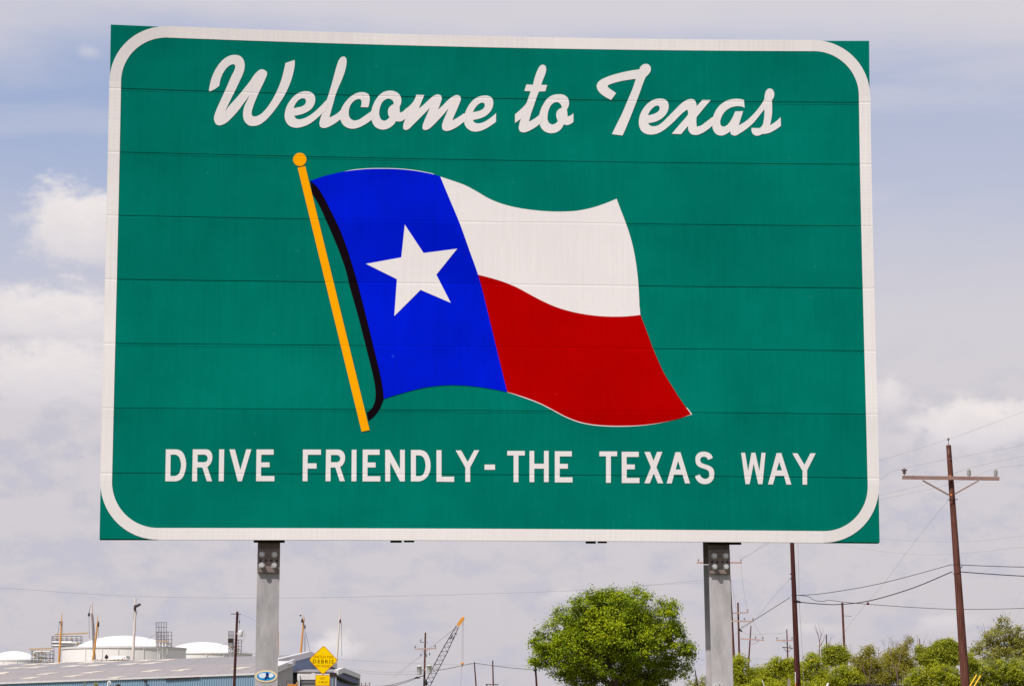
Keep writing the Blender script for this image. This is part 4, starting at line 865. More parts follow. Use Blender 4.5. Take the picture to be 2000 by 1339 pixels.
def warehouse_far():
    r0, r1 = P(-140, 1301.5, 192), P(603, 1276.8, 186)
    v0, v1 = P(-140, 1318, 163), P(540, 1292.5, 165)
    f1 = P(655, 1300, 202)
    t = thing('warehouse', Vector(((r0.x + r1.x) / 2, 185, 0)), 'large warehouse behind, its slate blue gable end showing left of the yellow sign', 'warehouse', 'metal warehouses')
    U = (r0 - v0).cross(v1 - v0).normalized()
    if U.z < 0: U = -U
    mb = MB(); N = 60
    for k in range(N):
        s0, s1 = k / N, (k + 1) / N
        a, b, c, d = v0.lerp(v1, s0), v0.lerp(v1, s1), r0.lerp(r1, s1), r0.lerp(r1, s0)
        lift = U * (.002 * ((k * 5) % 3)); mb.prism([a + lift, b + lift, c + lift, d + lift], U * -.1)
    mb.build('roof', M['roof_b'], t)
    f0 = Vector((r0.x, r0.y + 16, f1.z - .3)); g1 = Vector((f1.x, f1.y, f1.z))
    mb = MB(); mb.prism([r0, r1, g1, f0], Vector((0, 0, -.1))); mb.build('rear_roof', M['roof_b'], t)
    mb = MB(); mb.prism([Vector((v1.x, v1.y, 0)), v1 - Vector((0, 0, .12)), r1 - Vector((0, 0, .12)), f1 - Vector((0, 0, .12)), Vector((f1.x, f1.y, 0))], Vector((-.25, 0, 0))); mb.build('gable_wall', M['gable_blue'], t)
    mb = MB(); mb.bar(v1, r1, .3, .42); mb.bar(r1, f1, .3, .42); mb.build('rake_trim', M['trim'], t)
    mb = MB(); mb.add([(f0.x, f0.y, 0), (f1.x, f1.y, 0), f1 - Vector((0, 0, .2)), f0 - Vector((0, 0, .2))], [(0, 1, 2, 3)])
    mb.add([(v0.x, v0.y, 0), (v1.x, v1.y, 0), v1 - Vector((0, 0, .2)), v0 - Vector((0, 0, .2))], [(0, 1, 2, 3)]); mb.build('side_wall', M['gable_blue'], t)
    mb = MB(); mb.bar(P(649, 1313, 193), P(661, 1313, 193), .18); mb.bar(P(649, 1306, 193), P(649, 1322, 193), .14); mb.build('wall_ladder', M['scaf'], t)
    for x0, y0, x1, y1 in ((0, 634, 35, 628), (85, 659, 172, 650), (225, 631, 312, 621), (238, 654, 342, 643), (385, 625, 468, 614), (530, 645, 622, 633), (700, 640, 792, 627), (665, 617, 742, 606), (835, 610, 928, 600), (968, 631, 1058, 619), (1100, 601, 1182, 591), (1145, 622, 1238, 611), (1265, 596, 1348, 586)):
        a, b = on_patch(x0 / 4, 1140 + y0 / 4, v0, v1, r0, r1), on_patch(x1 / 4, 1140 + y1 / 4, v0, v1, r0, r1)
        d = (b - a).normalized(); w = d.cross(U).normalized() * .55
        mb = MB(); mb.prism([a - w + U * .03, b - w + U * .03, b + w + U * .03, a + w + U * .03], U * -.06); mb.build('skylight', M['skylight'], t)
warehouse_far()

def small_gable():
    l, k, r = P(656.5, 1312.2, 172), P(667.5, 1307.8, 177), P(700, 1320.2, 188)
    t = thing('warehouse', Vector((l.x - 5, 180, 0)), 'small deep blue gabled shed just right of the yellow signs', 'shed', 'metal warehouses')
    mb = MB(); mb.prism([Vector((l.x, l.y, 0)), l, k, r, Vector((r.x, r.y, 0))], Vector((-.2, 0, 0))); mb.build('gable_wall', M['gable_navy'], t)
    mb = MB(); back = Vector((-9, 1, 0))
    mb.prism([l, k, k + back, l + back], Vector((0, 0, .06))); mb.prism([k, r, r + back, k + back], Vector((0, 0, .06))); mb.build('roof', M['roof_b'], t)
    mb = MB(); mb.bar(l, k, .3, .34); mb.bar(k, r, .3, .34); mb.build('rake_trim', M['trim'], t)
    mb = MB(); mb.bar(r + Vector((.02, 0, 0)), Vector((r.x + .02, r.y, 0)), .22); mb.build('corner_trim', M['trim'], t)
    mb = MB(); mb.tube([P(657, 1319, 171), P(669, 1325, 175), P(680, 1330, 180), P(699, 1335, 186)], [.1, .16, .12, .08], 6); mb.build('cable_run', M['cable'], t)
small_gable()

def box_trailer():
    Y = 125; a, b = P(585, 1316.5, Y), P(641, 1316.5, Y)
    z = a.z; w = b.x - a.x; c = (a + b) / 2
    t = thing('box_trailer', Vector((c.x, Y + 3, 0)), 'pale grey box trailer with a white frame behind the yellow plaque', 'trailer')
    mb = MB(); mb.box((c.x, Y + 3, (z + 1.1) / 2), (w - .2, 6, z - 1.1)); mb.build('body', M['trailer'], t)
    mb = MB()
    mb.bar((a.x - .1, Y - .06, z - .1), (b.x + .1, Y - .06, z - .1), .1, .3); mb.bar((a.x - .02, Y - .08, 1.0), (a.x - .02, Y - .08, z), .1, .24); mb.build('white_frame', M['trim'], t)
    mb = MB()
    for y in (1323, 1331): p, q = P(587, y, Y - .05), P(640, y, Y - .05); mb.bar(p, q, .06, .09)
    mb.build('side_rail', M['scaf'], t)
    mb = MB(); mb.prism([P(589, 1315.5, Y + 1), P(604, 1315, Y + 1), P(612, 1313, Y + 1), P(617, 1315, Y + 1), P(612, 1316.5, Y + 1), P(590, 1317, Y + 1)], (0, 3, 0)); mb.build('roof_tarp', M['trim'], t)
    for sx in (-.35, .3):
        mb = MB(); mb.lathe((c.x + sx * w, Y + .1, .5), [(.5, -.15), (.5, .15)], 16, (Vector((1, 0, 0)), Vector((0, 0, 1)), Vector((0, 1, 0)))); mb.build('wheel', M['dark_pipe'], t)
box_trailer()

def pipe_bundle():
    Y = 123
    c = P(650, 1330, Y); t = thing('upright_pipes', Vector((c.x, Y, 0)), 'bundle of upright dark and blue pipes right of the yellow plaque', 'pipes')
    for x, w, m in ((646.5, 2.2, 'scaf'), (649.5, 2.8, 'blue_wall'), (653, 2.2, 'scaf'), (656.2, 1.6, 'trim')):
        p = P(x, 1318, Y); mb = MB(); mb.tube([(p.x, p.y, 0), p], w * PX(Y) / 2, 8); mb.build('pipe', M[m], t)
    mb = MB(); mb.bar(P(644, 1316.5, Y), P(658, 1316.8, Y), .16); mb.build('cross_rail', M['dark_steel'], t)
pipe_bundle()

def loader():
    Y = 118; u = PX(Y); c = P(570, 1339, Y)
    t = thing('loader', Vector((c.x, Y, 0)), 'orange machine with a dark roll bar beside the grey box trailer', 'loader')
    mb = MB(); mb.tube([P(559.5, 1345, Y), P(559.5, 1329.3, Y), P(572, 1328.9, Y), P(583, 1328.9, Y), P(583.5, 1345, Y)], .55 * u, 6); mb.build('roll_bar', M['dark_pipe'], t)
    p, q = P(561, 1335, Y - .3), P(576, 1372, Y - .3); mb = MB(); mb.box(((p.x + q.x) / 2, Y + .4, (p.z + q.z) / 2), (q.x - p.x, 1.4, p.z - q.z)); mb.build('body', M['machine'], t)
    mb = MB(); mb.tube([P(576, 1346, Y - .5), P(578.5, 1336, Y - .5), P(580.5, 1331.5, Y - .5)], 1.3 * u, 8); mb.build('arm', M['machine'], t)
    for x in (562, 578):
        p = P(x, 1380, Y - .4); mb = MB(); mb.lathe((p.x, Y - .5, .55), [(.55, -.2), (.55, .2)], 16, (Vector((1, 0, 0)), Vector((0, 0, 1)), Vector((0, 1, 0)))); mb.build('wheel', M['dark_pipe'], t)
    mb = MB(); mb.box((P(569, 1360, Y).x, Y + .3, .75), (20 * u, 1.2, .5)); mb.build('chassis', M['dark_pipe'], t)
loader()

def vent_pipe():
    Y = 128; u = PX(Y); p = P(210.6, 1345, Y)
    mb = MB(); mb.tube([(p.x, Y, 0), P(210.8, 1336, Y), P(211.3, 1331.5, Y), P(213.3, 1329.8, Y), P(215.4, 1331.2, Y), P(215.8, 1334.5, Y)], 1.9 * u, 10)
    free_thing(mb, 'vent_pipe', M['trim'], 'white gooseneck vent pipe standing before the blue warehouse wall', 'vent pipe')
    mb = MB(); q = P(231, 1336.8, Y); mb.lathe((q.x, Y, 0), [(.08, 0), (.08, q.z - .1), (.14, q.z - .1), (.12, q.z + .02), (.03, q.z + .06)], 10)
    free_thing(mb, 'bollard', M['dark_steel'], 'dark capped stub right of the white vent pipe', 'bollard')
vent_pipe()

def deckhouse():
    Y = 300; u = PX(Y); c = P(226, 1289, Y)
    t = thing('deckhouse', Vector((c.x, Y, 0)), 'low white deckhouse with rusty gear just above the warehouse roof', 'boat cabin')
    p, q = P(213, 1279.5, Y), P(246, 1300, Y)
    mb = MB(); mb.box(((p.x + q.x) / 2, Y + 1.5, p.z / 2), (q.x - p.x, 3, p.z)); mb.build('cabin', M['tank'], t)
    mb = MB(); s = P(208, 1282.5, Y - .5); mb.lathe((s.x, s.y, s.z - 3 * u), [(1 * u, 0), (3.3 * u, 1 * u), (3.6 * u, 4 * u), (2 * u, 6.5 * u), (.4 * u, 8.5 * u)], 10); mb.tube([(s.x, s.y, s.z), (s.x, s.y, 0)], .6 * u, 6); mb.build('winch', M['dark_steel'], t)
    for x, y in ((190, 1287.2), (197.5, 1287.4), (223, 1287), (231, 1286.3), (239, 1285.5), (243, 1283)):
        s = P(x, y, Y - 1); mb = MB(); mb.lathe((s.x, s.y, s.z - 2.0 * u), [(.5 * u, 0), (1.3 * u, .8 * u), (1.1 * u, 2.2 * u), (.3 * u, 3 * u)], 8); mb.bar((s.x, s.y, 0), s, .3 * u); mb.build('bollard', M['red_roof'], t)
    mb = MB(); mb.bar(P(184, 1288.4, Y), P(252, 1286.5, Y), 1.2, 1.6 * u); s = P(184, 1288.4, Y); mb.bar((s.x, s.y, 0), s, .4); s = P(252, 1286.5, Y); mb.bar((s.x, s.y, 0), s, .4); mb.build('bulwark', M['tank'], t)
deckhouse()

# ------------------------------------------------------------------ lattice crane
def crane():
    Y = 330; u = PX(Y)
    b0, b1 = P(843, 1320, Y), P(893.5, 1222, Y)
    d = (b1 - b0).normalized(); foot = b0 - d * ((b0.z - 2.2) / d.z)
    t = thing('lattice_crane', Vector((foot.x, Y, 0)), 'lattice boom crane with an orange head and hanging hook block', 'crane')
    S = Vector((d.z, 0, -d.x)); D = Vector((0, 1, 0))
    L = (b1 - foot).length
    def w(s):   # half width along the boom
        f = s / L
        return u * (5.6 if f < .72 else 5.6 - (f - .72) / .28 * 3.0) * (min(1, .35 + f * 3))
    mb = MB()
    n = 44
    for i in range(n):
        s0, s1 = L * i / n, L * (i + 1) / n
        for k, (sx, sy) in enumerate(((1, 1), (1, -1), (-1, 1), (-1, -1))):
            mb.bar(foot + d * s0 + S * sx * w(s0) + D * sy * w(s0), foot + d * s1 + S * sx * w(s1) + D * sy * w(s1), 1.1 * u)
        for sy in (1, -1):
            k = 1 if i % 2 else -1
            mb.bar(foot + d * s0 + S * k * w(s0) + D * sy * w(s0), foot + d * s1 - S * k * w(s1) + D * sy * w(s1), .62 * u)
        for sx in (1, -1):
            k = 1 if i % 2 else -1
            mb.bar(foot + d * s0 + S * sx * w(s0) + D * k * w(s0), foot + d * s1 + S * sx * w(s1) - D * k * w(s1), .62 * u)
    mb.build('boom', M['crane'], t)
    for f in (.30, .605, .79):
        s = L * f
        for sx in (1, -1):
            mb = MB(); mb.lathe(foot + d * (s + (2 if sx > 0 else 0)) + S * sx * w(s) - D * w(s), [(.3 * u, -1.3 * u), (1.4 * u, -.4 * u), (1.4 * u, .5 * u), (.3 * u, 1.3 * u)], 8); mb.build('pin', M['dark_pipe'], t)
    for sx in (1.0, -.2):
        mb = MB(); p = foot + d * (L * .885) + S * sx * w(L * .88) - D * u; mb.bar(p - d * 4.3 * u, p + d * 4.3 * u, 3 * u, 2.2 * u); mb.build('spreader', M['dark_pipe'], t)
    h0, h1 = P(895.5, 1219, Y), P(904.5, 1206, Y)
    mb = MB(); dd = (h1 - h0).normalized()
    mb.bar(h0 - dd * 2 * u, h1, 8 * u, 6 * u); mb.lathe(h1, [(.5 * u, -2.2 * u), (2.6 * u, -2 * u), (2.6 * u, 2 * u), (.5 * u, 2.2 * u)], 14, (Vector((1, 0, 0)), Vector((0, 0, 1)), Vector((0, 1, 0)))); mb.build('boom_head', M['crane_head'], t)
    mb = MB()
    for x0, x1 in ((903.2, 902.0), (905.2, 904.2)): mb.tube([P(x0, 1209, Y), P(x1, 1294, Y)], .3 * u, 5)
    mb.build('hoist_line', M['wire'], t)
    mb = MB(); c = P(903, 1295.5, Y); mb.lathe(c - Vector((0, 0, 4.5 * u)), [(.4 * u, 0), (.9 * u, 1.8 * u), (2.4 * u, 3.5 * u), (2.7 * u, 6 * u), (1.5 * u, 7.6 * u), (.3 * u, 8 * u)], 10)
    mb.build('hook_block', M['crane_head'], t)
    mb = MB(); mb.tube([P(902.3, 1299, Y), P(901.6, 1308, Y)], [.9 * u, .3 * u], 6); mb.tube([P(901.6, 1308, Y), P(899, 1345, Y)], .25 * u, 5); mb.build('sling', M['wire'], t)
    mb = MB(); top = P(894, 1222, Y)
    for x in (-30, -24): mb.tube([top, Vector((foot.x + x * u, Y, foot.z + 6))], .25 * u, 5)
    mb.build('pendant', M['wire'], t)
    mb = MB(); mb.box((foot.x - 12 * u, Y, 2.2), (36 * u, 3.2, 2.2)); mb.build('cab', M['crane_head'], t)
    for sy in (-1.5, 1.5):
        mb = MB(); mb.box((foot.x - 10 * u, Y + sy, .55), (60 * u, .8, 1.1)); mb.build('crawler_track', M['dark_pipe'], t)
crane()

mb = MB(); p, q = P(740, 1348.6, 260), P(900, 1347.8, 262); mb.prism([Vector((p.x, p.y, 0)), p, q, Vector((q.x, q.y, 0))], (0, 14, 0))
sh = thing('shed', Vector(((p.x + q.x) / 2, 267, 0)), 'low rusty red roofed shed at the lower edge under the crane', 'shed')
mb.build('wall', M['red_roof'], sh)
mb = MB(); mb.prism([p + Vector((-.5, -.3, -.1)), q + Vector((.5, -.3, -.1)), q + Vector((.5, 7, .35)), p + Vector((-.5, 7, .35))], (0, 0, .15)); mb.prism([q + Vector((.5, 7, .35)), p + Vector((-.5, 7, .35)), p + Vector((-.5, 14.3, -.1)), q + Vector((.5, 14.3, -.1))], (0, 0, .15)); mb.build('roof', M['red_roof'], sh)

# ------------------------------------------------------------------ utility poles
POLES = 'wooden utility poles'
def insulator(mb, p, u, kind='pin'):
    if kind == 'pin': mb.lathe(p, [(.35 * u, 0), (.35 * u, 1.4 * u), (1.6 * u, 2.2 * u), (1.8 * u, 3.2 * u), (1.0 * u, 3.8 * u), (1.6 * u, 4.4 * u), (1.0 * u, 5.6 * u), (.3 * u, 6 * u)], 8)
    elif kind == 'big': mb.lathe(p, [(.6 * u, 0), (.6 * u, 3 * u), (3.2 * u, 4.2 * u), (3.6 * u, 6 * u), (3.4 * u, 7 * u), (2.2 * u, 8 * u), (3.6 * u, 9.5 * u), (6.0 * u, 10.2 * u), (5.6 * u, 12 * u), (2.0 * u, 13 * u), (1.2 * u, 15 * u), (.4 * u, 15.4 * u)], 14)
    else:
        pr = [(.7 * u, 0), (.7 * u, 1.5 * u), (2.6 * u, 1.8 * u)]
        for k in range(5): pr += [(4.0 * u, (2.3 + 2.2 * k) * u), (4.0 * u, (2.9 + 2.2 * k) * u), (2.9 * u, (3.3 + 2.2 * k) * u)]
        mb.lathe(p, pr + [(2.2 * u, 14 * u), (.6 * u, 15.5 * u)], 14)

def pole(px0, py0, px1, py1, Y, w0, w1, label, mat='wood', arms=(), roof=True):
    u = PX(Y); A, B = P(px0, py0, Y), P(px1, py1, Y)
    d = (A - B).normalized(); foot = B - d * (B.z / d.z)
    t = thing('utility_pole', foot, label, 'utility pole', POLES)
    n = 6; pts = [foot.lerp(A, k / n) for k in range(n + 1)]
    wf = w1 + (w1 - w0) * (B - foot).length / max((A - B).length, .1)
    rs = [(wf + (w0 - wf) * k / n) * u / 2 for k in range(n + 1)]
    mb = MB(); mb.tube(pts, rs, 14); mb.build('shaft', M[mat], t)
    for a in arms:
        x0, y0, x1, y1, th, m, ins = a[:7]
        p, q = P(x0, y0, Y - .18), P(x1, y1, Y - .18)
        mb = MB(); mb.bar(p, q, th * u * .9, th * u); arm = mb.build('crossarm', M[m], t)
        for ix, kind in ins:
            s = P(ix, y0 + (y1 - y0) * (ix - x0) / (x1 - x0), Y - .18) + Vector((0, 0, th * u / 2))
            mb = MB(); insulator(mb, s, u if kind != 'pin' else u * min(1.0, 170 / Y), kind); mb.build('insulator', M['brown_porc' if kind == 'big' else 'porcelain'], arm)
        if len(a) > 7:
            for bx, by, cx, cy in a[7]:
                mb = MB(); mb.bar(P(bx, by, Y - .25), P(cx, cy, Y - .12), (a[8] if len(a) > 8 else 1) * u, .8 * (a[8] if len(a) > 8 else 1) * u); mb.build('brace', M[m], t)
    return t, u

# the nearest pole, right of the sign
tG, uG = pole(1852.6, 869, 1885.6, 1339, 70, 9.6, 17.2, 'tallest brown utility pole with a three insulator crossarm, right of the welcome sign', 'wood',
    [(1762.5, 931.8, 1951.5, 934.3, 6.5, 'arm', [(1766.5, 'big'), (1893, 'post'), (1945, 'post')], [(1802, 937.5, 1853, 966), (1911.5, 938, 1864, 964.5)], 3)])
mb = MB(); mb.tube([P(1852.4, 872, 69.8), P(1852.3, 858.5, 69.8)], .7 * uG, 8); mb.lathe(P(1852.2, 859.5, 69.8), [(1 * uG, 0), (2.6 * uG, 1.2 * uG), (2.4 * uG, 3.2 * uG), (1 * uG, 4.6 * uG)], 10); mb.build('top_pin', M['brown_porc'], tG)
mb = MB(); p = P(1852.3, 876, 69.8); mb.bar(p, P(1853, 886, 69.8), 3.4 * uG, 1.6 * uG); mb.build('top_bracket', M['arm'], tG)
for y in (929.5, 966.5):
    mb = MB(); mb.lathe(P(1855.5 + (y - 929) * .07, y, 69.82), [(2.4 * uG, -.6 * uG), (2.2 * uG, 1.2 * uG), (1 * uG, 2 * uG)], 8, (Vector((1, 0, 0)), Vector((0, 0, 1)), Vector((0, -1, 0)))); mb.build('bolt', M['machine'], tG)
mb = MB(); mb.bar(P(1850.5, 975.5, 69.85), P(1871, 974.5, 69.85), 1.3 * uG); mb.build('through_bolt', M['dark_pipe'], tG)
mb = MB(); mb.tube([P(1853, 1102.6, 69.8), P(1864, 1102, 69.75), P(1879, 1102.2, 69.8)], .6 * uG, 6); mb.tube([P(1874, 1113, 69.75), P(1880.3, 1102.5, 69.8)], .7 * uG, 6); mb.tube([P(1861, 1118, 69.75), P(1874, 1136, 69.75)], .5 * uG, 6); mb.build('cable_clamp', M['dark_pipe'], tG)
# second pole
tE, uE = pole(1542.5, 950, 1558.3, 1339, 85, 6.6, 11.6, 'dark brown utility pole whose top is hidden by the welcome sign', 'wood_dark')
for y in (1120.5, 1129.5):
    mb = MB(); p = P(1544.0, y, 84.9); mb.lathe(p, [(1.1 * uE, -1 * uE), (1.3 * uE, 0), (.8 * uE, 1.4 * uE)], 8); mb.build('spool', M['dark_pipe'], tE)
mb = MB(); mb.bar(P(1545.5, 1162.5, 84.8), P(1556, 1162, 84.8), 1.1 * uE); mb.build('through_bolt', M['dark_pipe'], tE)
mb = MB(); mb.tube([P(1551, 1171, 84.8), P(1558, 1174, 84.8), P(1564, 1175.5, 84.8)], [1.2 * uE, 2.4 * uE, 1.6 * uE], 8); mb.build('cable_clamp', M['dark_pipe'], tE)
mb = MB(); p, q = P(1553.3, 1311, 84.75), P(1553.6, 1333, 84.75); mb.bar(p, q, 2.6 * uE, 1.4 * uE); mb.build('conduit_guard', M['transf'], tE)
mb = MB(); p, q = P(1553.6, 1333.4, 84.75), P(1553.8, 1350, 84.75); mb.bar(p, q, 3.2 * uE, 1.6 * uE); mb.build('orange_marker', M['marker'], tE)
mb = MB(); mb.tube([P(1558.5, 1060, 84.9), P(1561, 1180, 84.9), P(1567.5, 1280, 84.9), P(1570, 1345, 84.9)], .35 * uE, 5); mb.build('ground_wire', M['wire'], tE)
# the group behind the right sign post
pole(1421.5, 1074, 1434, 1297, 110, 5, 5.4, 'utility pole hidden by the right sign post, its orange crossarm showing on both sides', 'wood',
    [(1361, 1098, 1449, 1098.2, 3.2, 'arm_pale', [(1364, 'pin'), (1447, 'pin')]), (1428, 1212, 1472, 1212.5, 2.4, 'arm_pale', [(1454, 'pin'), (1470.5, 'pin')])])
tI, uI = pole(1441.3, 1176, 1444, 1288, 135, 3.4, 4, 'utility pole with a short crossarm just right of the right sign post', 'wood', [(1427.5, 1197, 1462, 1195.2, 2.4, 'arm_pale', [(1460, 'pin')], [(1432, 1209, 1441, 1203)], .7)])
mb = MB(); mb.tube([P(1443, 1227, 134.8), P(1446, 1230, 134.8), P(1449.5, 1232.5, 134.8)], [1 * uI, 2 * uI, 1.1 * uI], 8); mb.build('cable_clamp', M['dark_pipe'], tI)
pole(1466.8, 1221, 1461.5, 1300, 150, 2, 3.6, 'right leaning thin utility pole with a braced crossarm above the bushes', 'wood', [(1447, 1246.5, 1492.5, 1249.5, 2.2, 'arm_pale', [(1475.5, 'pin'), (1490, 'pin')], [(1467.5, 1258.5, 1482, 1250.5)], .9)])
pole(1536.6, 1228, 1539.2, 1300, 190, 2, 3, 'double crossarm utility pole just left of the dark brown one', 'wood',
    [(1516.5, 1249.5, 1553, 1249.2, 2.2, 'arm_pale', [(1517.5, 'pin'), (1547, 'pin')], [(1528, 1250, 1536.5, 1256)], .7), (1528, 1263, 1549, 1264.8, 1.6, 'dark_steel', [(1543, 'pin')], [(1530.5, 1265, 1537, 1272), (1546, 1265.5, 1540, 1272)], .8)])
tF, uF = pole(1645, 1176, 1650.6, 1300, 140, 4.2, 4.6, 'crossarmless utility pole rising from the bushes between the two big poles', 'wood')
mb = MB(); mb.bar(P(1648, 1201.5, 139.8), P(1663, 1202.8, 139.8), 1 * uF); mb.build('bracket', M['arm'], tF)
pole(1614, 1238, 1615.5, 1300, 160, 2.2, 3, 'broken pole stub beside bare branches left of the crossarmless pole', 'wood')
# poles on the left
tH, uH = pole(463.6, 1193.5, 457.3, 1339, 118, 4.6, 5.4, 'dark brown utility pole standing before the blue warehouse left of the left sign post', 'wood_dark', [(450.5, 1198, 470.5, 1198.4, 1.2, 'dark_steel', [])])
mb = MB(); p = P(470, 1236.5, 117.6); mb.lathe(p - Vector((0, 0, 6 * uH)), [(4 * uH, 0), (4.4 * uH, .6 * uH), (4.4 * uH, 10.5 * uH), (4.0 * uH, 11.5 * uH), (1 * uH, 12.5 * uH)], 14); mb.bar(p + Vector((-2 * uH, 0, 0)), P(462, 1236, 118), 1.6 * uH); mb.build('transformer', M['transf'], tH)
mb = MB(); mb.tube([P(466, 1198, 118), P(467.5, 1210, 118), P(468.5, 1230, 118)], .35 * uH, 5); mb.lathe(P(467.6, 1216, 117.9), [(.5 * uH, 0), (1.2 * uH, .8 * uH), (1.2 * uH, 5 * uH), (.4 * uH, 6 * uH)], 8); mb.tube([P(475, 1231, 118), P(479, 1240, 118), P(474, 1252, 118), P(462, 1249, 118)], .35 * uH, 5); mb.build('cutout', M['scaf'], tH)
tT, uT = pole(830.9, 1234.3, 828.4, 1345, 170, 3.2, 4.2, 'utility pole carrying two pale transformers beside the lattice crane', 'wood',
    [(809, 1266.5, 853, 1265.4, 2, 'arm_pale', [(811, 'pin'), (850, 'pin')], [(824, 1267, 829.5, 1273), (835, 1267, 830.5, 1272)], .8), (820.5, 1253.5, 835, 1253.6, 1.2, 'scaf', [(821.5, 'pin')])])
for x, y, w, h in ((819, 1307.5, 4.6, 17.5), (838.6, 1305.7, 4.6, 16.5)):
    mb = MB(); p = P(x, y, 169.7); mb.lathe(p - Vector((0, 0, h * uT / 2)), [(w * .9 * uT, 0), (w * uT, 1 * uT), (w * uT, (h - 2.4) * uT), (w * 1.1 * uT, (h - 2.2) * uT), (w * 1.05 * uT, (h - 1.2) * uT), (w * .3 * uT, h * uT)], 14); mb.bar(p, P(830, y, 170), 1.8 * uT)
    mb.build('transformer', M['transf'], tT)
mb = MB(); mb.tube([P(810, 1324, 169.6), P(814, 1322, 169.6), P(820, 1322.5, 169.6)], [1.2 * uT, 2 * uT, 1.4 * uT], 8); mb.bar(P(818, 1321, 169.6), P(829, 1318, 169.8), 1.3 * uT); mb.tube([P(829, 1325, 169.7), P(832.5, 1332, 169.6), P(833, 1338, 169.6)], [2 * uT, 3.4 * uT, 1.6 * uT], 8); mb.build('cable_splice', M['cable'], tT)
mb = MB()
for x, y in ((822, 1276), (833, 1277), (839, 1274)): mb.lathe(P(x, y + 5, 169.7), [(.4 * uT, 0), (1 * uT, 1 * uT), (1 * uT, 5 * uT), (.4 * uT, 6 * uT)], 8); mb.bar(P(x, y, 169.7), P(x, y - 9.5, 169.8), .4 * uT)
mb.build('cutout', M['scaf'], tT)
pole(926.4, 1292, 930.3, 1345, 190, 2.2, 2.8, 'slim bare pole left of another under the crane hook side', 'wood_dark')
pole(962.3, 1289, 963.6, 1345, 180, 2.4, 2.8, 'slim bare pole midway between the crane and the round green tree', 'wood_dark')
tL, uL = pole(1044.5, 1284, 1048.6, 1345, 150, 3.4, 4.2, 'utility pole with a white transformer at the left edge of the round green tree', 'wood_dark')
mb = MB(); p = P(1040.3, 1293, 149.6); mb.lathe(p - Vector((0, 0, 6 * uL)), [(3.6 * uL, 0), (3.9 * uL, 1 * uL), (3.9 * uL, 11 * uL), (1 * uL, 13 * uL)], 14); mb.bar(p, P(1045, 1293, 150), 1.4 * uL); mb.build('transformer', M['transf'], tL)
mb = MB(); mb.lathe(P(1043.5, 1308, 149.7), [(.6 * uL, -2 * uL), (1.8 * uL, -1 * uL), (1.8 * uL, 1 * uL), (.6 * uL, 2 * uL)], 8); mb.build('meter_box', M['dark_pipe'], tL)
tO, uO = pole(716, 1337.5, 716, 1345, 140, 3, 3.2, 'utility pole below the frame whose three insulators just show right of the blue shed', 'wood_dark', [(703, 1338, 723, 1337.6, 1.2, 'arm', [(706, 'pin'), (714, 'pin'), (721.5, 'pin')])])
mb = MB(); mb.tube([P(950, 1360, 150), P(950, 1334.5, 150)], .035, 6); mb.tube([P(948, 1335.5, 150), P(973.5, 1335.5, 150)], .03, 6)
for k in range(5): mb.tube([P(952 + k * 5, 1334.5, 149.5), P(952 + k * 5, 1336.5, 150.5)], .02, 5)
g0 = P(950, 1360, 150); mb.tube([(g0.x, 150, 0), g0], .05, 6)
free_thing(mb, 'television_aerial', M['scaf'], 'thin television aerial at the lower edge beside the slim bare poles', 'aerial')

# ------------------------------------------------------------------ wires
def wire(pts, r, label, mat='wire', n=5, name='power_line'):
    """pts are (picture x, picture y, distance); r in picture pixels"""
    q = []
    P3 = [np.array(p, float) for p in pts]
    for i in range(len(P3) - 1):
        p0 = P3[i - 1] if i else 2 * P3[i] - P3[i + 1]; p1, p2 = P3[i], P3[i + 1]
        p3 = P3[i + 2] if i + 2 < len(P3) else 2 * P3[i + 1] - P3[i]
        for k in range(8):
            s = k / 8
            q.append(.5 * ((2 * p1) + (-p0 + p2) * s + (2 * p0 - 5 * p1 + 4 * p2 - p3) * s * s + (-p0 + 3 * p1 - 3 * p2 + p3) * s ** 3))
    q.append(P3[-1])
    mb = MB(); mb.tube([P(*p) for p in q], [(.72 if mat == 'cable' else .38) * r * PX(p[2]) for p in q], n)
    return free_thing(mb, name, M[mat], label, 'cable', 'overhead wires')
wire([(-160, 1136, 108), (0, 1147, 108), (250, 1163, 109), (520, 1167, 109), (780, 1163, 110), (1117, 1152.5, 110), (1364, 1133, 110), (1417, 1127, 110)], .72, 'long faint power line sagging across the sky below the welcome sign')
wire([(1210, 1147, 112), (1258, 1143, 112), (1370, 1137, 111), (1420, 1134, 110)], .5, 'short faint wire under the long sagging line, between round tree and right sign post')
wire([(1600, 940, 76), (1716, 900, 72), (1852.5, 857, 69.8), (2000, 803, 66), (2200, 722, 62)], .62, 'highest power line, passing over the top of the tallest pole')
wire([(1600, 988, 76), (1716, 937, 72), (1766.5, 913.5, 69.8), (2000, 869, 66), (2200, 830, 62)], .58, 'power line over the left insulator of the tallest pole')
wire([(1600, 1000, 76), (1719, 967, 73), (1822, 941, 71), (1893, 914, 69.8), (2000, 890, 66), (2200, 850, 62)], .58, 'power line over the middle insulator of the tallest pole')
wire([(1600, 1001, 76), (1719, 975, 73), (1860, 944, 71), (1945, 915, 69.8), (2000, 907, 67), (2200, 876, 62)], .58, 'power line over the right insulator of the tallest pole')
wire([(1600, 1036, 95), (1722, 1052, 92), (1817, 1057, 90), (1900, 1056.5, 88), (2000, 1045, 85), (2200, 1012, 80)], .5, 'upper of two slack thin wires crossing behind the tallest pole')
wire([(1560, 1045, 95), (1655, 1066, 92), (1760, 1080, 90), (1850, 1082, 88), (2000, 1067, 85), (2200, 1035, 80)], .5, 'lower of two slack thin wires crossing behind the tallest pole')
wire([(1556, 1162, 84.8), (1607, 1158.3, 82), (1700, 1143, 77), (1780, 1123.5, 73), (1854, 1103, 69.8)], .85, 'thin cable from the dark brown pole up to the tallest pole', 'cable')
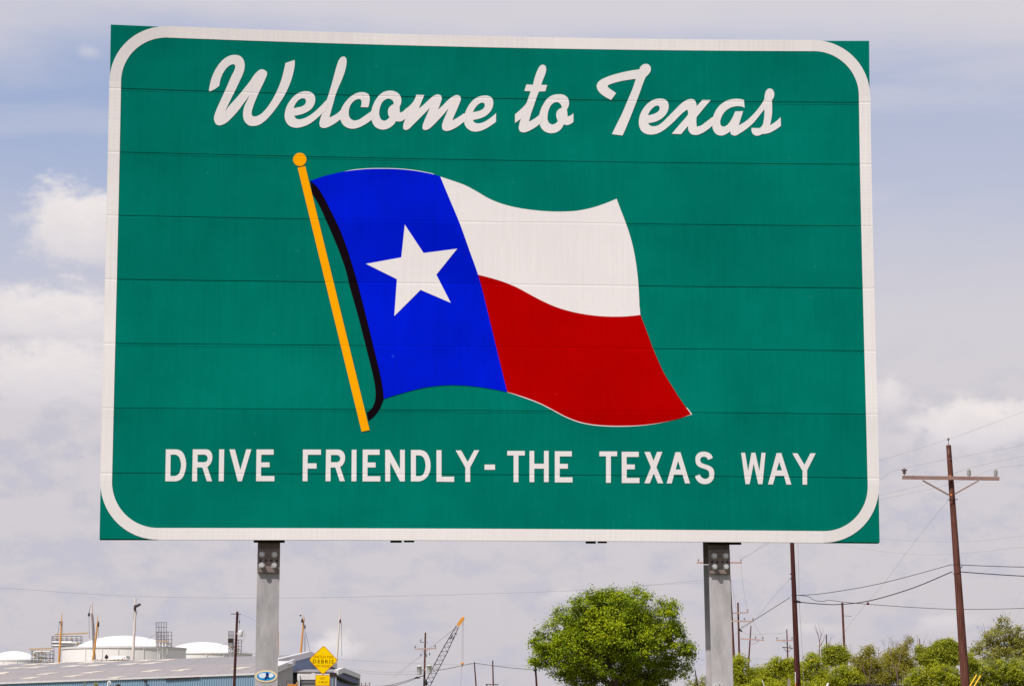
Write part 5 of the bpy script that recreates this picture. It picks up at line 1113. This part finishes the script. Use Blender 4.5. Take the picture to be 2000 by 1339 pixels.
wire([(1562, 1175, 84.8), (1600, 1178.5, 82), (1640, 1179.5, 80), (1700, 1172, 77), (1783, 1147.5, 73), (1860, 1115.5, 69.8)], 1.25, 'thick black cable sagging between the dark brown pole and the tallest pole', 'cable', 6)
wb = wire([(1556, 1161.5, 84.8), (1578, 1164, 83.5), (1591, 1171.5, 83), (1610, 1173.4, 82.5), (1617, 1171, 82), (1650, 1175, 81), (1694, 1179, 79), (1783, 1185.3, 76), (1875, 1189, 74), (2000, 1187, 70), (2200, 1178, 66)], .75, 'kinked cable carrying a dark red ball behind the tallest pole', 'cable')
mb = MB(); p = P(1695, 1178, 78.9); mb.lathe(p - Vector((0, 0, 2.8 * PX(79))), [(.4 * PX(79), 0), (2.4 * PX(79), 1.2 * PX(79)), (2.9 * PX(79), 3 * PX(79)), (2.0 * PX(79), 5.0 * PX(79)), (.4 * PX(79), 5.8 * PX(79))], 12)
free_thing(mb, 'marker_ball', material('dark_red_plastic', (.16, .03, .04), .5, .3), 'dark red ball hanging on the kinked cable', 'marker ball')
wire([(1880, 1102.5, 69.8), (1930, 1104.6, 67), (2000, 1106.5, 64), (2200, 1108, 60)], .95, 'upper cable running right from the tallest pole', 'cable')
wire([(1876, 1116, 69.8), (1930, 1120, 67), (2000, 1124.3, 64), (2200, 1134, 60)], 1.35, 'lower thicker cable running right from the tallest pole', 'cable', 6)
wire([(1543, 1166, 84.9), (1508, 1188, 95), (1473, 1210, 108), (1445, 1227, 134)], .8, 'dark cable running down left from the dark brown pole to the pole group', 'cable')
wire([(1542, 1131, 84.9), (1515, 1160, 92), (1476, 1209, 108)], .5, 'thin wire above the dark cable left of the dark brown pole')
wire([(1425, 1242, 135), (1438, 1236, 135), (1470, 1214, 120)], .5, 'short wire crossing the pole group behind the right sign post')
wire([(1449, 1232, 134.5), (1462, 1237.5, 145), (1520, 1236, 170), (1537, 1232, 190)], .5, 'thin wire from the pole group to the double crossarm pole')
wire([(1449, 1090, 109.8), (1476, 1074, 100), (1520, 1040, 90)], .5, 'left of two thin wires rising behind the sign from the orange crossarm')
wire([(1447, 1092, 109.8), (1502, 1059, 96), (1550, 1030, 88)], .5, 'right of two thin wires rising behind the sign from the orange crossarm')
wire([(1447, 1095, 109.8), (1451, 1140, 120), (1460, 1189, 134.8), (1471, 1209, 109.8)], .42, 'thin wire dropping from the right end of the orange crossarm')
wire([(1424, 1120, 110), (1432, 1150, 118), (1438, 1188, 134.8)], .4, 'thin wire dropping beside the right edge of the right sign post')
wire([(1470.5, 1210, 109.8), (1478, 1225, 125), (1490, 1245, 149.8)], .4, 'thin wire stepping down from the lower arm to the braced crossarm')
wire([(1462, 1285, 150), (1500, 1286, 160), (1540, 1287, 170), (1600, 1284, 175)], .45, 'low thin wire just above the bushes left of the dark brown pole')
wire([(1850.5, 978, 69.8), (1783, 1062, 74), (1727, 1137.5, 78), (1650, 1233.5, 82), (1616, 1337, 86), (1600, 1386, 88)], .5, 'guy wire slanting down left from the tallest pole', name='guy_wire')
wire([(1996, 1153, 69), (1976, 1191, 69), (1910, 1318, 70), (1893, 1350, 70.2), (1868, 1396, 70.4)], .4, 'left one of two faint guy wires at the right edge above the yellow guards', name='guy_wire')
wire([(2012, 1153, 69), (1990, 1195, 69), (1918, 1318, 70), (1900, 1350, 70.2), (1874, 1396, 70.4)], .4, 'right one of two faint guy wires at the right edge above the yellow guards', name='guy_wire')
wire([(657, 1286, 165), (740, 1291, 168), (830, 1295, 169.5), (900, 1297, 172), (1035, 1299, 160)], .5, 'thin wire running level from above the blue shed past the crane')
wire([(684, 1307, 165), (750, 1311.5, 167), (829, 1310, 169.7)], .5, 'upper one of two wires between the blue shed and the transformer pole')
wire([(700, 1311, 165), (750, 1316, 167), (829, 1315.5, 169.7)], .5, 'lower one of two wires between the blue shed and the transformer pole')
wire([(725, 1340, 141), (760, 1337, 150), (790, 1329.5, 160), (811, 1322.5, 169.6)], .7, 'upper one of two dark cables rising to the transformer pole from the lower left', 'cable')
wire([(735, 1342, 141), (770, 1337.5, 150), (795, 1330.5, 160), (812, 1324, 169.6)], .7, 'lower one of two dark cables rising to the transformer pole from the lower left', 'cable')
wire([(834, 1311, 169.8), (870, 1305.5, 175), (900, 1299.5, 182), (926.5, 1294.5, 189.8), (962.5, 1299, 179.8), (1000, 1303.5, 165), (1044, 1307, 149.8)], .7, 'dark cable from the transformer pole over the slim poles to the round tree', 'cable')
wire([(418, 1274, 128), (370, 1297, 124), (322, 1318, 121), (270, 1340, 118)], .45, 'thin wire slanting down left across the warehouse roof')
wire([(466, 1198, 118), (479, 1201.5, 118), (488, 1206, 118), (520, 1222, 118)], .5, 'short drooping wire right of the top of the pole before the blue warehouse')
wire([(462, 1270, 118), (500, 1276, 120), (545, 1275, 130)], .45, 'faint wire from the pole before the blue warehouse into the left sign post')

# ------------------------------------------------------------------ small roadside things
def guard(x0, y0, x1, y1, Y, w, mat, label):
    mb = MB(); a, b = P(x0, y0, Y), P(x1, y1, Y); d = (b - a).normalized(); a = a - d * max(0, (a.z - .1) / d.z)
    mb.tube([a, a.lerp(b, .5), b, b + d * w * PX(Y) * .4], [w * PX(Y) / 2, w * PX(Y) / 2, w * PX(Y) / 2, w * PX(Y) * .3], 10)
    free_thing(mb, 'guy_guard', M[mat], label, 'guy guard', 'plastic guards on guy wires')
guard(1894.5, 1339, 1907, 1317.5, 69.7, 2.8, 'guard', 'left one of two slanting yellow guards at the foot of the tallest pole')
guard(1903, 1339, 1915, 1319, 69.7, 2.8, 'guard', 'right one of two slanting yellow guards at the foot of the tallest pole')
guard(1611, 1345, 1617.5, 1334.5, 85.8, 4, 'trim', 'white guard on the guy wire just right of the dark brown pole')
mb = MB(); a, b = P(1497, 1350, 60), P(1489, 1328, 60); d = (b - a).normalized(); a = a - d * (a.z / d.z); mb.bar(a, b, .022, .016); mb.tube([b, b + d * .03], [.011, .002], 6)
free_thing(mb, 'stake', M['trim'], 'leaning white stake before the bushes left of the dark brown pole', 'stake')
mb = MB(); p = P(1540.5, 1324, 62); u = PX(62); mb.prism([(p.x - 2.8 * u, 61.95, 0), (p.x + 2.8 * u, 61.95, 0), (p.x + 2.6 * u, 61.95, p.z - .02), (p.x, 61.95, p.z), (p.x - 2.6 * u, 61.95, p.z - .03)], (0, .09, 0))
free_thing(mb, 'fence_post', M['fence_wood'], 'short grey wooden post left of the dark brown pole', 'fence post')
def rail():
    Y = 45; a, b = P(1659, 1336.2, Y), P(1790, 1339.5, Y)
    t = thing('pipe_rail', Vector(((a.x + b.x) / 2, Y, 0)), 'black pipe rail at the lower edge left of the tallest pole', 'rail')
    u = PX(Y); mb = MB(); mb.tube([a, b, P(1990, 1344, Y)], 1.3 * u, 10); mb.build('top_pipe', M['dark_pipe'], t)
    for x, y in ((1661, 1336.3), (1790, 1339.5), (1985, 1343.8)):
        p = P(x, y, Y); mb = MB(); mb.tube([(p.x, Y, 0), p + Vector((0, 0, 1.5 * u))], 2.4 * u if x < 1700 else 1.6 * u, 10); mb.build('post', M['dark_pipe'], t)
rail()
def wildflower():
    Y = 10.6; rr = random.Random(8); c = P(1401, 1339, Y)
    t = thing('wildflower', Vector((c.x, Y, 0)), 'tall weed with tiny white blossoms before the foot of the right sign post', 'wildflower')
    st = MB(); fl = MB()
    for x, y in ((1392.5, 1337.5), (1397, 1335.5), (1400.5, 1336.5), (1405.5, 1332.5), (1409.5, 1336), (1395, 1339)):
        p = P(x, y, Y + rr.uniform(-.05, .05)); g = Vector((c.x + rr.uniform(-.05, .05), Y + rr.uniform(-.05, .05), 0))
        st.tube([g, g.lerp(p, .6) + Vector((rr.uniform(-.02, .02), 0, 0)), p], [.003, .002, .001], 5)
        for k in range(5):
            a = 2 * math.pi * k / 5 + rr.random(); q = p + Vector((math.cos(a) * .0022, -.001, math.sin(a) * .0022)); fl.lathe(q, [(.0005, -.002), (.0018, 0), (.0005, .002)], 6, (Vector((1, 0, 0)), Vector((0, 0, 1)), Vector((0, -1, 0))))
    st.build('stem', M['stem'], t); fl.build('blossom', M['flower'], t)
wildflower()

# ------------------------------------------------------------------ yellow warning sign
def text_mesh(name, body, size, mat, parent, origin_, X, Z, N, squeeze=1.0, spacing=1.1, bold=.0):
    cu = bpy.data.curves.new(name, 'FONT'); cu.body = body; cu.size = 1; cu.align_x = 'CENTER'; cu.align_y = 'CENTER'; cu.space_character = spacing; cu.offset = bold
    cu.extrude = .02; cu.resolution_u = 3
    ob = bpy.data.objects.new(name, cu); COL.objects.link(ob)
    dg = bpy.context.evaluated_depsgraph_get(); me = bpy.data.meshes.new_from_object(ob.evaluated_get(dg))
    COL.objects.unlink(ob); bpy.data.objects.remove(ob)
    o0 = origin(parent)
    for v in me.vertices:
        v.co = origin_ + X * (v.co.x * size * squeeze) + Z * (v.co.y * size) + N * (v.co.z * .05) - o0
    me.materials.clear(); me.materials.append(M[mat]); me.name = name
    o = bpy.data.objects.new(name, me); COL.objects.link(o); o.parent = parent
    return o

def warning_sign():
    Y = 100; u = PX(Y)
    c = P(631.4, 1288, Y); rot = rad(-1.2)
    yaw = rad(2); X0 = Vector((math.cos(yaw), math.sin(yaw), 0)); N = Vector((math.sin(yaw), -math.cos(yaw), 0)); Z0 = Vector((0, 0, 1))
    X = X0 * math.cos(rot) + Z0 * math.sin(rot); Z = Z0 * math.cos(rot) - X0 * math.sin(rot)
    t = thing('warning_sign', Vector((c.x, Y, 0)), 'yellow diamond road sign reading WATCH FOR DEBRIS ON ROAD over a NEXT 13 MILES plaque', 'road sign')
    def rounded(hw, hh, r, n=5):
        out = []
        pts = [(hw, 0), (0, hh), (-hw, 0), (0, -hh)] if hh else None
        for i in range(4):
            p, a, b = Vector((*pts[i], 0)), Vector((*pts[i - 1], 0)), Vector((*pts[(i + 1) % 4], 0))
            q0 = p + (a - p).normalized() * r; q1 = p + (b - p).normalized() * r
            for k in range(n + 1):
                s = k / n; out.append(q0 * (1 - s) ** 2 + p * 2 * s * (1 - s) + q1 * s * s)
        return out
    def plate(name, pts, off, th, mat, parent, cc):
        mb = MB(); mb.prism([cc + X * p.x + Z * p.y + N * (off + th) for p in pts], -N * th); return mb.build(name, M[mat], parent)
    h = 28.2 * u
    d = plate('diamond_panel', rounded(h, h, .10), 0, .004, 'sign_orange', t, c)
    plate('diamond_face', rounded(h * .945, h * .945, .09), .004, .002, 'yellow', d, c)
    for body, dy, size, w, m in (('WATCH FOR', 5.6, 7.4, .80, 'sign_ink_pale'), ('DEBRIS', -3.2, 10.0, 1.02, 'sign_ink'), ('ON ROAD', -11.4, 7.0, .78, 'sign_ink_pale')):
        text_mesh('lettering', body, size * u, m, d, c + Z * dy * u + N * .008 - X * .2 * u, X, Z, N, w, 1.35 if body == 'DEBRIS' else 1.12, .012)
    c2 = P(630, 1327.5, Y)
    def rr(hw, hh, r):
        return [Vector((sx * (hw - r) + r * math.cos(a), sy * (hh - r) + r * math.sin(a), 0)) for sx, sy, a0 in ((1, 1, 0), (-1, 1, 90), (-1, -1, 180), (1, -1, 270)) for a in (rad(a0 + k * 22.5) for k in range(5))]
    pq = plate('plaque_panel', rr(13.8 * u, 10.2 * u, .03), 0, .004, 'sign_orange', t, c2)
    plate('plaque_face', rr(12.9 * u, 9.3 * u, .025), .004, .002, 'yellow', pq, c2)
    text_mesh('lettering', 'NEXT', 6.0 * u, 'sign_ink_pale', pq, c2 + Z * 3.6 * u + N * .008, X, Z, N, .68, 1.1, .012)
    text_mesh('lettering', '13 MILES', 6.0 * u, 'sign_ink_pale', pq, c2 - Z * 3.4 * u + N * .008, X, Z, N, .78, 1.1, .012)
    mb = MB(); top = c + Z * h * .8; mb.bar(Vector((c2.x - .01, Y + .05, -.3)), Vector((c.x, Y + .05, top.z)), .07, .05); mb.build('post', M['galv'], t)
    for cc in (c + Z * .3, c - Z * .3, c2):
        mb = MB(); mb.lathe(cc + N * .006, [(.012, 0), (.01, .006)], 8, (X, Z, N), False); mb.build('bolt', M['bolt'], t)
warning_sign()

# ------------------------------------------------------------------ vegetation
def leaf_mesh(name, pos, nrm, size, tint, mat, parent, rng, aspect=1.9):
    """rhombic leaves, two triangles each, from arrays"""
    n = len(pos); o0 = np.array(origin(parent))
    a = rng.normal(size=(n, 3)); a -= nrm * (a * nrm).sum(1, keepdims=True); a /= np.linalg.norm(a, axis=1, keepdims=True) + 1e-9
    b = np.cross(nrm, a)
    L = size[:, None] * .5; W_ = L / aspect
    fold = nrm * (L * .25)
    V = np.stack([pos - a * L, pos + b * W_ + fold, pos + a * L, pos - b * W_ + fold], 1).reshape(-1, 3) - o0
    me = bpy.data.meshes.new(name)
    me.vertices.add(n * 4); me.vertices.foreach_set('co', V.astype(np.float32).ravel())
    me.loops.add(n * 4); me.loops.foreach_set('vertex_index', np.arange(n * 4, dtype=np.int32))
    me.polygons.add(n); me.polygons.foreach_set('loop_start', np.arange(0, n * 4, 4, dtype=np.int32)); me.polygons.foreach_set('loop_total', np.full(n, 4, dtype=np.int32))
    me.update(); me.validate()
    at = me.attributes.new('leaf_tint', 'FLOAT', 'FACE'); at.data.foreach_set('value', np.clip(tint, 0, 1).astype(np.float32))
    me.materials.append(mat)
    o = bpy.data.objects.new(name, me); COL.objects.link(o); o.parent = parent
    return o

def crown(lobes, Y, depth, nclump, per, sig, leaf, mat, parent, seed, shell=.72, updir=.5, tint0=.5):
    """lobes: (picture x, y, radius x, radius y). Clumps of leaves fill each lobe, denser near its surface"""
    rng = np.random.default_rng(seed); u = PX(Y)
    lob = np.array([tuple(l[:4]) + ((l[4],) if len(l) > 4 else (0,)) for l in lobes], float); C = np.array([P(l[0], l[1], Y + l[4]) for l in lob]); Rx = lob[:, 2] * u; Rz = lob[:, 3] * u
    Ry = np.minimum(Rx, Rz) * depth
    w = Rx * Rz; pick = rng.choice(len(lob), nclump, p=w / w.sum())
    d = rng.normal(size=(nclump, 3)); d /= np.linalg.norm(d, axis=1, keepdims=True)
    r = shell + (1 - shell) * rng.random(nclump); r *= np.where(rng.random(nclump) < .22, rng.random(nclump), 1)
    yoff = (rng.random(len(lob)) - .5) * Rx.mean() * depth
    cc = C[pick] + d * np.stack([Rx[pick] * r, Ry[pick] * r, Rz[pick] * r], 1); cc[:, 1] += yoff[pick]
    cs = sig * u * (.6 + .8 * rng.random(nclump)); ct = rng.normal(0, .2, nclump)
    k = np.repeat(np.arange(nclump), per)
    pos = cc[k] + rng.normal(size=(len(k), 3)) * cs[k][:, None] * np.array([1, 1, .75])
    nr = rng.normal(size=(len(k), 3)) * .8 + d[k] * .9 + np.array([-.15, -.25, updir]); nr /= np.linalg.norm(nr, axis=1, keepdims=True)
    pos[:, 2] = np.maximum(pos[:, 2], .05)
    return leaf_mesh('crown', pos, nr, leaf * u * (.6 + .8 * rng.random(len(k))), tint0 + ct[k] + rng.normal(0, .22, len(k)), mat, parent, rng), cc

def trunk(paths, Y, parent, mat='bark', name='trunk'):
    """paths: lists of (picture x, y, width in px, distance offset)"""
    mb = MB(); u = PX(Y)
    for p in paths:
        q = [P(x, y, Y + dy) for x, y, w, dy in p]; r = [w * u / 2 for x, y, w, dy in p]
        d = q[0] - q[1]
        if p[0][1] > 1335 and d.z < 0:
            foot = q[0] + d * (q[0].z / -d.z); foot.x = q[0].x + (foot.x - q[0].x) * .4; foot.y = q[0].y; foot.z = -.1; q = [foot] + q; r = [r[0] * 1.3] + r
        mb.tube(q, r, 7)
    return mb.build(name, M[mat], parent)

def plant(name, x, Y, label, cat, group=None):
    c = P(x, 1339, Y); return thing(name, Vector((c.x, Y, 0)), label, cat, group)

LF_MAIN = leaf_material('tree_leaf', (.085, .15, .004), (.43, .49, .009), .17)
LF_BRIGHT = leaf_material('bright_bush_leaf', (.18, .225, .012), (.53, .53, .028), .32)
LF_DARK = leaf_material('dark_bush_leaf', (.155, .20, .018), (.46, .47, .036), .32)
LF_OLIVE = leaf_material('olive_feathery_leaf', (.20, .195, .022), (.44, .39, .05), .35)
LF_PALE = leaf_material('pale_airy_leaf', (.18, .19, .03), (.46, .43, .08), .35)

def main_tree():
    Y = 112
    t = plant('broadleaf_tree', 1200, Y, 'round bright green tree left of the right sign post', 'tree')
    lobes = [(1195, 1218, 78, 68), (1122, 1218, 50, 40), (1160, 1190, 46, 38, -.3), (1232, 1188, 44, 36, -.3), (1180, 1240, 60, 40, -.9), (1120, 1262, 40, 28, -.6), (1240, 1258, 46, 32, -.7), (1246, 1166, 26, 20), (1180, 1172, 26, 18), (1085, 1250, 46, 38), (1066, 1280, 30, 26), (1050, 1264, 14, 12), (1110, 1288, 50, 36, 0.5), (1185, 1285, 72, 48, 0.2), (1255, 1255, 56, 50),
             (1288, 1215, 36, 28), (1303, 1184, 18, 19), (1314, 1195, 9, 10), (1308, 1248, 34, 30), (1333, 1272, 24, 18), (1322, 1225, 14, 14), (1350, 1277, 10, 9), (1296, 1298, 34, 26, 1.2), (1334, 1306, 11, 15, 1.0), (1346, 1300, 6, 9, 1.0), (1240, 1312, 50, 34, 1.5), (1145, 1318, 44, 30, 1.6), (1195, 1338, 60, 36, 1.9), (1270, 1330, 40, 24, 1.7), (1245, 1340, 46, 30, 2.0), (1048, 1290, 12, 10), (1200, 1225, 55, 50)]
    crown(lobes, Y, .95, 1500, 88, 6.0, 4.1, LF_MAIN, t, 11, .78, .8, .48)
    trunk([[(1205, 1345, 13, 0), (1200, 1325, 11, 0), (1188, 1290, 8, 0), (1160, 1240, 4, -1), (1140, 1205, 2, -1)], [(1203, 1335, 9, 0), (1225, 1300, 7, .3), (1250, 1250, 4, .5), (1262, 1200, 2, .5)],
           [(1196, 1335, 5, 0), (1160, 1318, 3.5, .2), (1115, 1298, 2, .4), (1075, 1285, 1, .4)], [(1212, 1335, 5, .2), (1262, 1315, 3, .5), (1305, 1290, 1.8, .6), (1335, 1275, 1, .5)],
           [(1182, 1330, 3, 0), (1135, 1330, 1.8, 0), (1104, 1326, 1.1, 0), (1084, 1334, .6, 0)], [(1118, 1328, 1.2, 0), (1104, 1318, .7, 0), (1096, 1312, .4, 0)], [(1110, 1327, 1, 0), (1096, 1326, .7, 0), (1088, 1318, .4, 0)], [(1100, 1327, .8, 0), (1088, 1328, .5, 0), (1076, 1322, .3, 0)], [(1280, 1308, 1.6, 0), (1310, 1318, .8, 0), (1325, 1330, .4, 0)]], Y, t)
main_tree()

G_BUSH = 'bushes and small trees on the right'
def bush(x, Y, label, lobes, mat, seed, ncl, per=26, sig=4.0, leaf=3.4, depth=1.0, stems=(), cat='bush', name='bush', shell=.55, tint0=.5, stem_mat='bark', updir=.4):
    t = plant(name, x, Y, label, cat, G_BUSH)
    if cat == 'bush':      # the skirt of the bush down to the ground, below the picture
        lobes = list(lobes) + [(l[0], 1378, l[2] * 1.2, 34) for l in lobes if l[1] > 1300][:3]; ncl = int(ncl * 2.0)
    crown(lobes, Y, depth, ncl, per, sig, leaf, mat, t, seed, shell, updir, tint0)
    base = [[(x, 1345, 4, 0), (x - 2, 1325, 3, 0), (x - 5, 1305, 1.6, 0)]] if not stems else list(stems)
    trunk(base, Y, t, stem_mat)
    return t
bush(1447, 100, 'dense green bush right against the right sign post', [(1440, 1310, 20, 24), (1450, 1288, 14, 10), (1462, 1322, 22, 26), (1436, 1300, 12, 18), (1456, 1340, 30, 22), (1443, 1286, 8, 7)], LF_BRIGHT, 21, 420)
bush(1512, 104, 'wide bright bush between the right sign post and the dark brown pole', [(1490, 1318, 22, 20), (1515, 1310, 24, 20), (1537, 1308, 22, 20), (1515, 1292, 10, 10), (1545, 1300, 14, 16), (1500, 1340, 40, 22), (1548, 1330, 24, 24), (1530, 1293, 8, 7)], LF_BRIGHT, 22, 620)
bush(1585, 106, 'bright bush right behind the dark brown pole', [(1575, 1305, 18, 20), (1590, 1290, 12, 14), (1584, 1280, 8, 8), (1600, 1318, 24, 26), (1565, 1325, 20, 24), (1612, 1335, 26, 22)], LF_BRIGHT, 23, 460)
bush(1632, 120, 'dark leafy small tree under the bare branches, left of the crossarmless pole', [(1622, 1272, 16, 11), (1640, 1272, 16, 12), (1632, 1284, 22, 15), (1620, 1290, 12, 10), (1650, 1282, 10, 10), (1612, 1285, 8, 8)], LF_DARK, 24, 420, stems=[[(1634, 1345, 4, 0), (1632, 1300, 3, 0), (1626, 1275, 1.5, 0)], [(1633, 1315, 2.5, 0), (1642, 1290, 1.8, 0), (1648, 1275, 1, 0)]], cat='tree', name='small_tree')
bush(1655, 103, 'mid green bush low between the crossarmless pole and the feathery bushes', [(1640, 1322, 26, 24), (1665, 1328, 26, 22), (1625, 1338, 24, 18), (1650, 1305, 14, 10)], LF_BRIGHT, 25, 430, tint0=.42)
bush(1693, 108, 'olive feathery bush with a pointed top right of the crossarmless pole', [(1690, 1275, 12, 14), (1700, 1268, 9, 9), (1692, 1295, 22, 20), (1680, 1310, 22, 20), (1712, 1300, 18, 22), (1695, 1325, 34, 22), (1672, 1290, 9, 10)], LF_OLIVE, 26, 560, 20, 4.4, 3.0, stems=[[(1697, 1345, 4, -1), (1690, 1318, 2.2, -1.4), (1684, 1298, 1.2, -1.4)], [(1697, 1340, 3, -1), (1700, 1310, 2, -1.6), (1704, 1285, 1, -1.6)], [(1696, 1330, 2, -1), (1686, 1300, 1, -1.6), (1680, 1285, .6, -1.6)]], stem_mat='twig', updir=.6)
bush(1752, 110, 'olive feathery bush with bristling top left of the tallest pole', [(1745, 1280, 16, 16), (1760, 1272, 12, 12), (1735, 1292, 18, 18), (1765, 1292, 20, 18), (1750, 1312, 30, 22), (1775, 1248, 5, 8), (1770, 1262, 7, 10), (1778, 1300, 14, 14), (1735, 1325, 24, 18)], LF_OLIVE, 27, 640, 20, 4.2, 3.0, stems=[[(1755, 1345, 4, -1), (1752, 1310, 2.4, -1.4), (1760, 1275, 1.2, -1.2), (1771, 1242, .5, -1)], [(1753, 1320, 2, -1.4), (1742, 1290, 1, -1.4), (1736, 1262, .5, -1.2)]], stem_mat='twig', updir=.6)
bush(1808, 116, 'sparse leafy bush with dead stems just left of the tallest pole', [(1800, 1285, 14, 12), (1815, 1275, 12, 11), (1825, 1268, 10, 8), (1835, 1258, 12, 7), (1850, 1255, 14, 7), (1845, 1272, 18, 12), (1862, 1264, 12, 10), (1825, 1292, 24, 14), (1858, 1285, 18, 14), (1795, 1268, 6, 8)], LF_DARK, 28, 430, 20, 4.0, 3.6, tint0=.6)
bush(1830, 104, 'bright green bush low in front, left of the foot of the tallest pole', [(1800, 1318, 26, 18), (1830, 1315, 24, 20), (1855, 1320, 22, 22), (1785, 1335, 26, 16), (1870, 1335, 24, 20), (1830, 1338, 40, 16)], LF_BRIGHT, 29, 560, tint0=.45)
bush(1950, 98, 'tall airy pale green tree filling the lower right corner', [(1958, 1212, 10, 10), (1950, 1228, 14, 11), (1968, 1226, 12, 12), (1940, 1242, 20, 13), (1975, 1245, 20, 15), (1930, 1256, 18, 13), (1960, 1260, 30, 18), (1990, 1252, 16, 18), (1912, 1262, 12, 10), (1990, 1232, 9, 9), (1905, 1272, 14, 10), (1940, 1280, 34, 18), (1985, 1280, 28, 20), (2010, 1270, 24, 30)], LF_PALE, 30, 560, 20, 4.2, 3.6, stems=[[(1953, 1345, 5, 0), (1952, 1315, 4, 0), (1951, 1275, 3, 0), (1953, 1240, 1.6, 0), (1957, 1210, .7, 0)], [(1951, 1290, 2, 0), (1935, 1262, 1.4, -.5), (1926, 1240, .7, -.5), (1920, 1215, .4, -.5)], [(1953, 1285, 2, 0), (1972, 1255, 1.3, .4), (1985, 1228, .6, .4)]], cat='tree', name='small_tree', tint0=.55, stem_mat='twig')
bush(1920, 96, 'thick green bush right of the foot of the tallest pole under the airy tree', [(1900, 1300, 18, 18), (1925, 1310, 26, 22), (1960, 1308, 30, 22), (1990, 1310, 28, 26), (1905, 1328, 24, 20), (1950, 1335, 44, 20), (2000, 1335, 34, 22), (1893, 1288, 10, 10)], LF_DARK, 31, 900, tint0=.58)
bush(1362, 94, 'small pale weedy bush left of the foot of the right sign post', [(1350, 1338, 9, 10), (1364, 1333, 10, 10), (1374, 1330, 7, 10), (1340, 1345, 12, 8), (1372, 1345, 16, 10)], LF_PALE, 32, 90, 12, 3.2, 4.0)
bush(1560, 88, 'low bright bush at the lower edge beside the grey wooden post', [(1520, 1345, 30, 18), (1560, 1342, 26, 16), (1590, 1345, 24, 16), (1475, 1345, 24, 16)], LF_BRIGHT, 33, 330)
bush(176, 126, 'tiny yellowish weeds before the blue warehouse wall left of the white vent pipe', [(166, 1336, 4, 6), (176, 1340, 6, 5), (187, 1337, 5, 7)], LF_PALE, 34, 26, 8, 1.6, 2.6, cat='weed', name='weed', stems=[[(176, 1360, 1, 0), (176, 1345, .8, 0), (177, 1338, .3, 0)]])

def bare(x, Y, label, paths, mat='twig'):
    t = plant('bare_shrub', x, Y, label, 'bare shrub', 'leafless stems among the bushes')
    trunk(paths, Y, t, mat, 'branches')
def twigs(seed, x0, x1, ybase, ytop, n, w=1.0):
    r = random.Random(seed); out = []
    for k in range(n):
        x = x0 + (x1 - x0) * (k + r.random()) / n; y = ybase; p = [(x, 1340, w * 1.6, 0), (x, ybase, w * 1.3, r.uniform(-1, 1))]; h = (ybase - ytop) * r.uniform(.45, 1)
        lean = r.uniform(-.35, .35)
        for j in range(1, 5): p.append((x + lean * h * j / 4 + r.uniform(-1.5, 1.5), ybase - h * j / 4, w * (1.2 - .24 * j), r.uniform(-1, 1)))
        out.append(p)
        for j in range(2, 5):
            a = p[j + 1] if j < 4 else p[j]; s = r.choice((-1, 1)); out.append([(a[0], a[1], w * .7, a[3]), (a[0] + s * h * .12, a[1] - h * .10, w * .5, a[3]), (a[0] + s * h * .20, a[1] - h * .26, w * .28, a[3])])
    return out
bare(1600, 118, 'leafless branching tree left above the dark leafy small tree', [[(1600, 1340, 3, 0), (1600, 1275, 2.2, 0), (1601, 1255, 1.6, 0), (1598, 1238, 1.2, 0), (1592, 1220, .6, 0)], [(1601, 1252, 1.4, 0), (1604, 1238, 1, 0), (1600, 1224, .6, 0), (1599, 1215, .4, 0)], [(1601, 1262, 1.4, 0), (1608, 1250, 1, 0), (1612, 1240, .6, 0)], [(1598, 1240, .9, 0), (1594, 1232, .6, 0), (1589, 1224, .4, 0)], [(1604, 1240, .7, 0), (1608, 1230, .5, 0), (1606, 1222, .3, 0)], [(1621, 1262, 1.4, 0), (1621, 1250, .9, 0), (1624, 1243, .6, 0), (1630, 1242, .4, 0)]])
bare(1718, 112, 'short reddish dead stem between the two feathery bushes', [[(1713, 1340, 2.4, 0), (1714, 1285, 1.8, 0), (1717, 1276, 1.5, 0), (1723, 1271, .9, 0), (1732, 1266, .5, 0)], [(1716, 1277, 1.2, 0), (1716, 1268, .8, 0), (1719, 1262, .4, 0)]])
bare(1755, 114, 'fine bristling dry twigs above the feathery bush left of the tallest pole', twigs(4, 1728, 1790, 1272, 1236, 16, .8))
bare(1796, 117, 'upright dead stems left of the sparse leafy bush', [[(1797, 1340, 3, 0), (1797, 1270, 2.6, 0), (1796, 1250, 2.2, 0), (1795.5, 1246, 1.6, 0)], [(1793, 1275, 1.2, 0), (1792, 1255, 1, 0), (1793, 1240, .5, 0)], [(1797, 1268, 1, 0), (1803, 1255, .8, 0), (1808, 1244, .4, 0), (1813, 1236, .3, 0)]] + twigs(6, 1806, 1850, 1268, 1244, 9, .7))
bare(1935, 99, 'fine dry twigs sprouting from the airy tree in the lower right corner', twigs(7, 1918, 1998, 1250, 1212, 18, .6))
